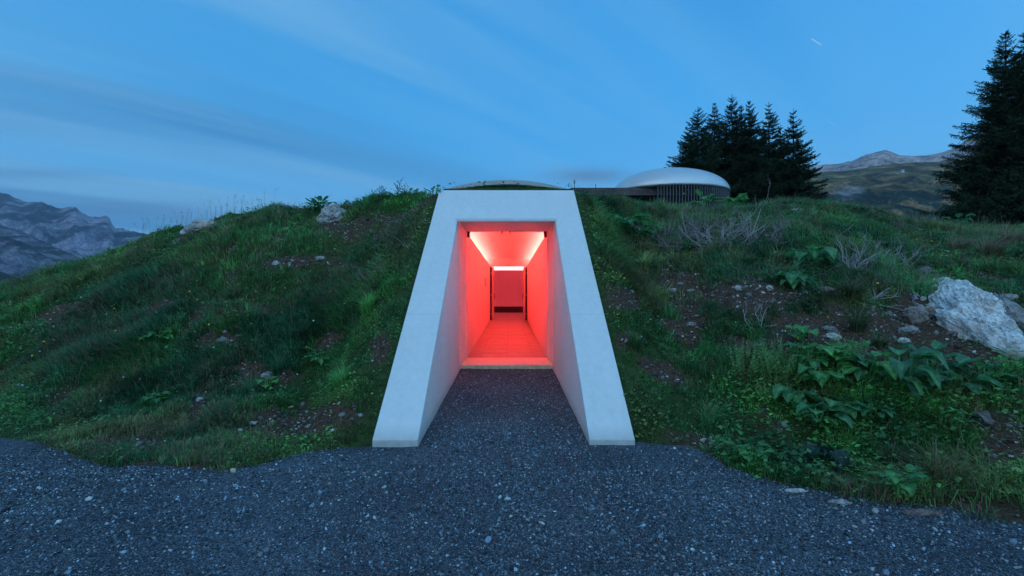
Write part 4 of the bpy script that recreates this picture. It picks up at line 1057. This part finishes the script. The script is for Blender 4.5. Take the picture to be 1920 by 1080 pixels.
for k in range(34):
    px, py = (rf.uniform(20, 720), rf.uniform(560, 800)) if k % 3 else (rf.uniform(1180, 1500), rf.uniform(400, 700))
    o_ = bpy.data.objects.new('white_flower', fw); C.objects.link(o_); p = hit(px, py); o_.location = p+Vector((0, 0, .02+.05*rf.random()))
    s_ = .7+.5*rf.random()+.03*p.y; o_.scale = (s_, s_, s_); o_.rotation_euler = (rf.uniform(.2, .9), rf.uniform(-.3, .3), rf.random()*6)
    tag(o_, 'tiny whitish meadow flower in the hillside grass', 'flower', 'whitish flowers dotted over the hillside')

# ================================================================== spruces
def spruce(px, d, ytop, ybase, rad, label, seed, dens=1.0, group=None, shoot=.05, zb=None, thin=1.0):
    r = np.random.default_rng(seed)
    x0, z0 = CX+(px-VPX)/F*d, CZ+(540-ybase)/F*d
    z0 = min(z0, float(height(x0, d))) if zb is None else zb
    Ht = CZ+(540-ytop)/F*d-z0
    root = empty('spruce_tree', (x0, d, z0)); tag(root, label, 'spruce', group)
    # trunk
    bm = bmesh.new(); tube(bm, [Vector((r.normal(0, .01), r.normal(0, .01), Ht*t)) for t in np.linspace(0, 1, 9)], [Ht*.016*(1-t*.96)+.004 for t in np.linspace(0, 1, 9)], 8)
    tk = bm_obj('trunk', bm, M['bark']); tk.parent = root
    A_ = []; D_ = []; L_ = []; W_ = []; Cc_ = []
    wood_p = []
    z = Ht*.03
    while z < Ht*.985:
        f = z/Ht; nb = int((8 if f < .9 else 5)*dens)
        for k in range(nb):
            a = r.uniform(0, 6.283); ln = rad*((1-f)**.9)*r.uniform(.68, 1.18)+.07
            if r.random() < .08: ln *= .5
            el = -.12+.75*f**2+r.normal(0, .07)        # lower boughs hang, upper ones rise
            n = max(4, int(ln/.075)); t = np.linspace(.06, 1, n)
            curve = (t**2)*.16*ln*(1-f*.5)-np.sin(t*np.pi)*.05*ln*(1-f)
            P = np.stack([np.cos(a)*ln*t*np.cos(el), np.sin(a)*ln*t*np.cos(el), z+ln*t*np.sin(el)+curve+r.normal(0, .01, n)], -1)
            wood_p.append(P[[0, -1]])
            tip = P[-1]-P[0]; tip /= np.linalg.norm(tip)+1e-9
            side = np.array([-np.sin(a), np.cos(a), 0])
            for sgn in (-1, 1):
                sl_ = (ln*.36*(1-t)**.8*r.uniform(.6, 1.2, n)+.10*(1-f*.75))
                dr = tip[None]*r.uniform(.5, .95, (n, 1))+side[None]*sgn*r.uniform(.5, 1.0, (n, 1))+np.array([0, 0, 1])*r.normal(-.12, .22, (n, 1))
                dr /= np.linalg.norm(dr, axis=1)[:, None]
                A_.append(P); D_.append(dr); L_.append(sl_); W_.append(np.full(n, shoot*(1-.35*f)));
                # secondary twigs along every shoot
                for q_ in (.3, .55, .8):
                    pp = P+dr*(sl_*q_)[:, None]; d2 = dr+r.normal(0, .55, (n, 3)); d2[:, 2] -= .12; d2 /= np.linalg.norm(d2, axis=1)[:, None]
                    A_.append(pp); D_.append(d2); L_.append(sl_*r.uniform(.25, .55, n)+.05*(1-f*.7)); W_.append(np.full(n, shoot*.85))
            # bough axis itself
            A_.append(P[:-1]); D_.append((P[1:]-P[:-1])/(np.linalg.norm(P[1:]-P[:-1], axis=1)[:, None]+1e-9)); L_.append(np.linalg.norm(P[1:]-P[:-1], axis=1)*1.25); W_.append(np.full(n-1, shoot))
        z += (.155+.10*f)*thin*r.uniform(.75, 1.25)
    # leader
    A_.append(np.array([[0, 0, Ht*.95], [0, 0, Ht*.97]])); D_.append(np.array([[0, 0, 1.], [.02, 0, 1.]])); L_.append(np.array([Ht*.05, Ht*.03])); W_.append(np.array([.035, .035]))
    A = np.concatenate(A_); D = np.concatenate(D_); Ln = np.concatenate(L_); W = np.concatenate(W_); n = len(A)
    k1 = np.cross(D, r.normal(0, 1, (n, 3))); k1 /= np.linalg.norm(k1, axis=1)[:, None]+1e-9; k2 = np.cross(D, k1)
    hw = (W*r.uniform(.6, 1.1, n)*.5)[:, None]; m_ = A+D*(Ln*.45)[:, None]; e = A+D*Ln[:, None]
    P = np.stack([A, m_+k1*hw, e, m_-k1*hw, m_+k2*hw, m_-k2*hw], 1).reshape(-1, 3)
    o = np.arange(n)*6; Q1 = np.stack([o, o+1, o+2, o+3], -1); Q2 = np.stack([o, o+4, o+2, o+5], -1)
    c = np.array([.046, .080, .046])[None]*(.6+.9*r.random((n, 1))); c[r.random(n) < .06] = (.05, .045, .03)
    cr = link('crown', np_mesh('crown', P, [np.concatenate([Q1, Q2])], np.repeat(c, 6, 0)), M['needle']); cr.parent = root
    return n
tot = 0
GA = 'spruces in the group behind the pavilion'
for a in [(1316, 31, 198, 3.3, 'spruce at the left end of the group behind the dome'), (1380, 33, 176, 3.4, 'tallest spruce, in the middle of the group behind the dome'), (1347, 34.5, 192, 3.1, 'spruce just left of the tallest one in the group'),
          (1413, 31.5, 188, 2.8, 'spruce just right of the tallest one in the group'), (1450, 30.5, 190, 2.5, 'slim spruce second from the right end of the group'), (1496, 30, 202, 2.5, 'spruce at the right end of the group behind the dome'),
          (1296, 33.5, 236, 2.7, 'short spruce at the lower left edge of the group, rising behind the dome'), (1398, 35.5, 196, 2.9, 'spruce hidden furthest back in the middle of the group'), (1472, 33, 232, 2.4, 'lower spruce filling the gap between the two right hand trees of the group')]:
    tot += spruce(a[0]-7, a[1], a[2], 372, a[3], a[4], int(a[0]), .95, GA, .05, None, 1.05)
tot += spruce(1890, 20, 55, 420, 2.75, 'large dark spruce at the right edge, the one nearer the far hill', 77, 1.15, 'large spruces at the right edge', .036, None, .8)
tot += spruce(1940, 19.5, 22, 420, 2.8, 'large dark spruce cut off by the right edge of the picture', 78, 1.1, 'large spruces at the right edge', .036, None, .85)
print('needles', tot)

# ================================================================== mountains
def range_mesh(name, prof, d_ridge, d_base, y_base, seed, m, rough=60, cliff=1.0, back=2500, ncol=300, nrow=120, colf=None, expo=1.0, fr=1.0):
    """a mountain flank: ridge line given in photo pixels at its true distance, falling towards the viewer"""
    pxs = np.linspace(prof[0][0], prof[-1][0], ncol)
    ry = np.interp(pxs, [p[0] for p in prof], [p[1] for p in prof])
    t = np.concatenate([np.linspace(0, 1, nrow), 1+np.linspace(.1, 1, 10)])
    PXm, Tm = np.meshgrid(pxs, t, indexing='ij'); RY = np.repeat(ry[:, None], len(t), 1)
    u = (PXm-VPX)/F
    dist = np.where(Tm <= 1, d_base+(d_ridge-d_base)*Tm, d_ridge+(Tm-1)*back)
    zr = CZ+(540-RY)/F*d_ridge; zb = CZ+(540-y_base)/F*d_base
    prof_t = np.clip(Tm, 0, 1)**expo
    z = np.where(Tm <= 1, zb+(zr-zb)*prof_t, zr-(Tm-1)*(zr-zb)*1.1)
    x = CX+u*dist
    sc = fr/(d_ridge*.09)
    nz = ridged(x*sc+seed, dist*sc*.8+seed*.3, seed, 7, .58)-.55
    nz2 = ridged(x*sc*2.4+dist*sc*.5, dist*sc*.35, seed+9, 5, .6)-.5       # gullies running downhill
    env = np.clip((1-np.abs(Tm-.5)*2)*1.6, 0, 1)
    env = np.where(Tm > 1, .3, env+.05)
    z = z+(nz*.75+nz2*.45)*rough*env
    z = z+np.where(Tm >= .97, (ridged(x*sc*9, x*0, seed+3, 5)-.5)*rough*.10, 0)
    P = np.stack([x, dist, z], -1)
    # slope-dependent ground cover
    gzx = np.gradient(z, axis=1)/(np.gradient(dist, axis=1)+1e-6); gzu = np.gradient(z, axis=0)/(np.gradient(x, axis=0)+1e-6)
    slope = np.hypot(gzx, gzu)
    cols = colf(x, dist, z, slope, Tm, PXm, sc)
    nn = len(t); i, j = np.meshgrid(np.arange(ncol-1), np.arange(nn-1), indexing='ij')
    q = np.stack([i*nn+j, (i+1)*nn+j, (i+1)*nn+j+1, i*nn+j+1], -1).reshape(-1, 4)
    o = link(name, np_mesh(name, P.reshape(-1, 3), [q], cols.reshape(-1, 3)), m, smooth=True)
    return tag(o, kind='structure')
m_mt, t_, b_ = mat('mountain_rock')
ns = tnoise(t_, .009, 10, .72); ns2 = tnoise(t_, .05, 8, .7)
cc = tmix(t_, 1.0, tattr(t_), tramp(t_, ns.outputs[0], [(.40, (.40, .40, .44)), (.5, (1, 1, 1)), (.60, (1.6, 1.55, 1.5))]), 'MULTIPLY')
cc = tmix(t_, 1.0, cc, tramp(t_, ns2.outputs[0], [(.40, (.6, .6, .62)), (.60, (1.35, 1.35, 1.35))]), 'MULTIPLY')
t_.links.new(cc, b_.inputs['Base Color']); b_.inputs['Roughness'].default_value = .95; b_.inputs['Specular IOR Level'].default_value = .1
tbump(t_, b_, ns.outputs[0], 1.0, 30)
def lerp3(a, b, t): return np.array(a)*(1-t[..., None])+np.array(b)*t[..., None]
def rocky(x, d, z, s, T, PXm, sc):
    strata = ridged(x*sc*.6, z*sc*9, 31, 4)
    t = np.clip(.5+(s-.8)*.5+(strata-.5)*1.3+(fbm(x*sc*2, d*sc*1.6, 5, 5)-.5)*5+(fbm(x*sc*10, d*sc*4, 6, 3)-.5)*1.6+(T-.7)*1.0, 0, 1)
    c = lerp3((.012, .020, .036), (.26, .22, .27), t)
    return c
def rocky_pale(x, d, z, s, T, PXm, sc):
    t = np.clip((T-.30)*3+(fbm(x*sc*7, d*sc*7, 5, 4)-.5)*2.2, 0, 1)
    c = lerp3((.12, .10, .07), (.42, .32, .30), t); return c
def hill(x, d, z, s, T, PXm, sc):
    f = fbm(x*sc*5+3, d*sc*6, 15, 5)
    py = 540-F*(z-CZ)/np.maximum(d, 1)
    fo = np.clip((fbm(x*sc*4, d*sc*2.2, 15, 5)-.50)*14+np.clip((py-352)/26, -2, 1)*2.2-.4, 0, 1)
    fo *= np.clip((fbm(x*sc*40, d*sc*30, 19, 3)-.22)*7, 0, 1)
    g = lerp3((.090, .085, .030), (.27, .165, .075), np.clip((fbm(x*sc*9, d*sc*4, 23, 4)-.35)*3, 0, 1))
    c = g*(1-fo[..., None])+np.array([.018, .035, .02])*fo[..., None]
    sc_ = np.exp(-(((PXm-1592)/30)**2+((T-.60)/.10)**2*1.0))+np.exp(-(((PXm-1680)/14)**2+((T-.78)/.03)**2))
    sc_ = np.clip(sc_*1.6*(fbm(x*sc*20, d*sc*8, 29, 3)+.3)-.3, 0, 1)
    return c*(1-sc_[..., None])+np.array([.26, .25, .25])*sc_[..., None]
def slope_near(x, d, z, s, T, PXm, sc):
    t = np.clip(.35+(fbm(x*sc*5, d*sc*1.4, 8, 5)-.5)*5+(ridged(x*sc*7, d*sc*1.5, 18, 4)-.55)*3, 0, 1)
    return lerp3((.014, .018, .022), (.17, .15, .18), t**1.6)
range_mesh('mountain', [(-900, 300), (-400, 350), (-150, 340), (-60, 352), (0, 364), (14, 363), (30, 371), (50, 381), (67, 381), (76, 379), (92, 384), (106, 391), (122, 392), (133, 389), (146, 390), (158, 400), (170, 408), (188, 409), (198, 405), (207, 407), (214, 424), (219, 429), (232, 429), (246, 434), (262, 437), (300, 447), (420, 470), (600, 500), (900, 530)], 5200, 3000, 600, 4, m_mt, 330, ncol=620, nrow=220, colf=rocky, expo=1.15)
range_mesh('mountain', [(-900, 330), (-300, 395), (-60, 415), (0, 421), (45, 436), (80, 452), (120, 470), (160, 487), (200, 505), (260, 545), (420, 620), (600, 680)], 2900, 1500, 760, 12, m_mt, 190, ncol=460, nrow=180, colf=slope_near, expo=.9, back=900)
range_mesh('mountain', [(-900, 470), (-200, 485), (0, 508), (60, 530), (110, 560), (200, 610), (420, 700)], 1600, 900, 900, 22, m_mt, 60, ncol=260, nrow=90, colf=lambda x, d, z, s, T, P_, sc: lerp3((.012, .02, .015), (.03, .04, .025), np.clip((fbm(x*sc*20, d*sc*20, 3, 3)-.3)*2, 0, 1)), back=500)
range_mesh('mountain', [(900, 480), (1150, 440), (1300, 380), (1400, 345), (1480, 322), (1534, 311), (1545, 309), (1580, 305), (1600, 302), (1612, 296), (1625, 290), (1645, 286), (1660, 281), (1672, 284), (1690, 291), (1712, 292), (1740, 291), (1765, 287), (1790, 279), (1805, 268), (1830, 252), (1900, 225), (2100, 190), (2700, 230), (3000, 300)], 3600, 2300, 400, 33, m_mt, 150, ncol=620, nrow=150, colf=rocky_pale)
range_mesh('mountain', [(900, 520), (1200, 440), (1400, 370), (1500, 330), (1540, 323), (1580, 321), (1640, 312), (1680, 306), (1720, 304), (1760, 303), (1800, 298), (1900, 285), (2200, 270), (3000, 330)], 2000, 700, 560, 41, m_mt, 60, ncol=560, nrow=220, colf=hill, back=600)
# tiny pale hut on the far hillside
hut = empty('alpine_hut', (0, 0, 0)); 
p = at(1695, 321, 1750)
hut.location = p; tag(hut, 'tiny pale hut high on the far green hillside', 'hut')
hb = box('wall', (-4, 4, -3, 3, -4, 4), simple('hut_wall', (.6, .6, .6), .8), None); hb.parent = hut
bm = bmesh.new(); add_prism(bm, [(-4, 4), (0, 8), (4, 4)], -5, 5); rf_ = bm_obj('roof', bm, simple('hut_roof', (.3, .3, .32), .7)); rf_.parent = hut

# ================================================================== air
hz, t_, b_ = mat('haze'); 
t_.nodes.remove(b_); pv = t_.nodes.new('ShaderNodeVolumePrincipled'); pv.inputs['Color'].default_value = (.62, .80, 1, 1); pv.inputs['Density'].default_value = .00006; pv.inputs['Anisotropy'].default_value = 0
t_.links.new(pv.outputs[0], [n for n in t_.nodes if n.type == 'OUTPUT_MATERIAL'][0].inputs['Volume'])
bm = bmesh.new(); add_box(bm, -14100, 14100, -9100, 14100, -64, 2400)
tag(bm_obj('haze', bm, hz), kind='stuff')
print('verts', sum(len(m.vertices) for m in bpy.data.meshes))
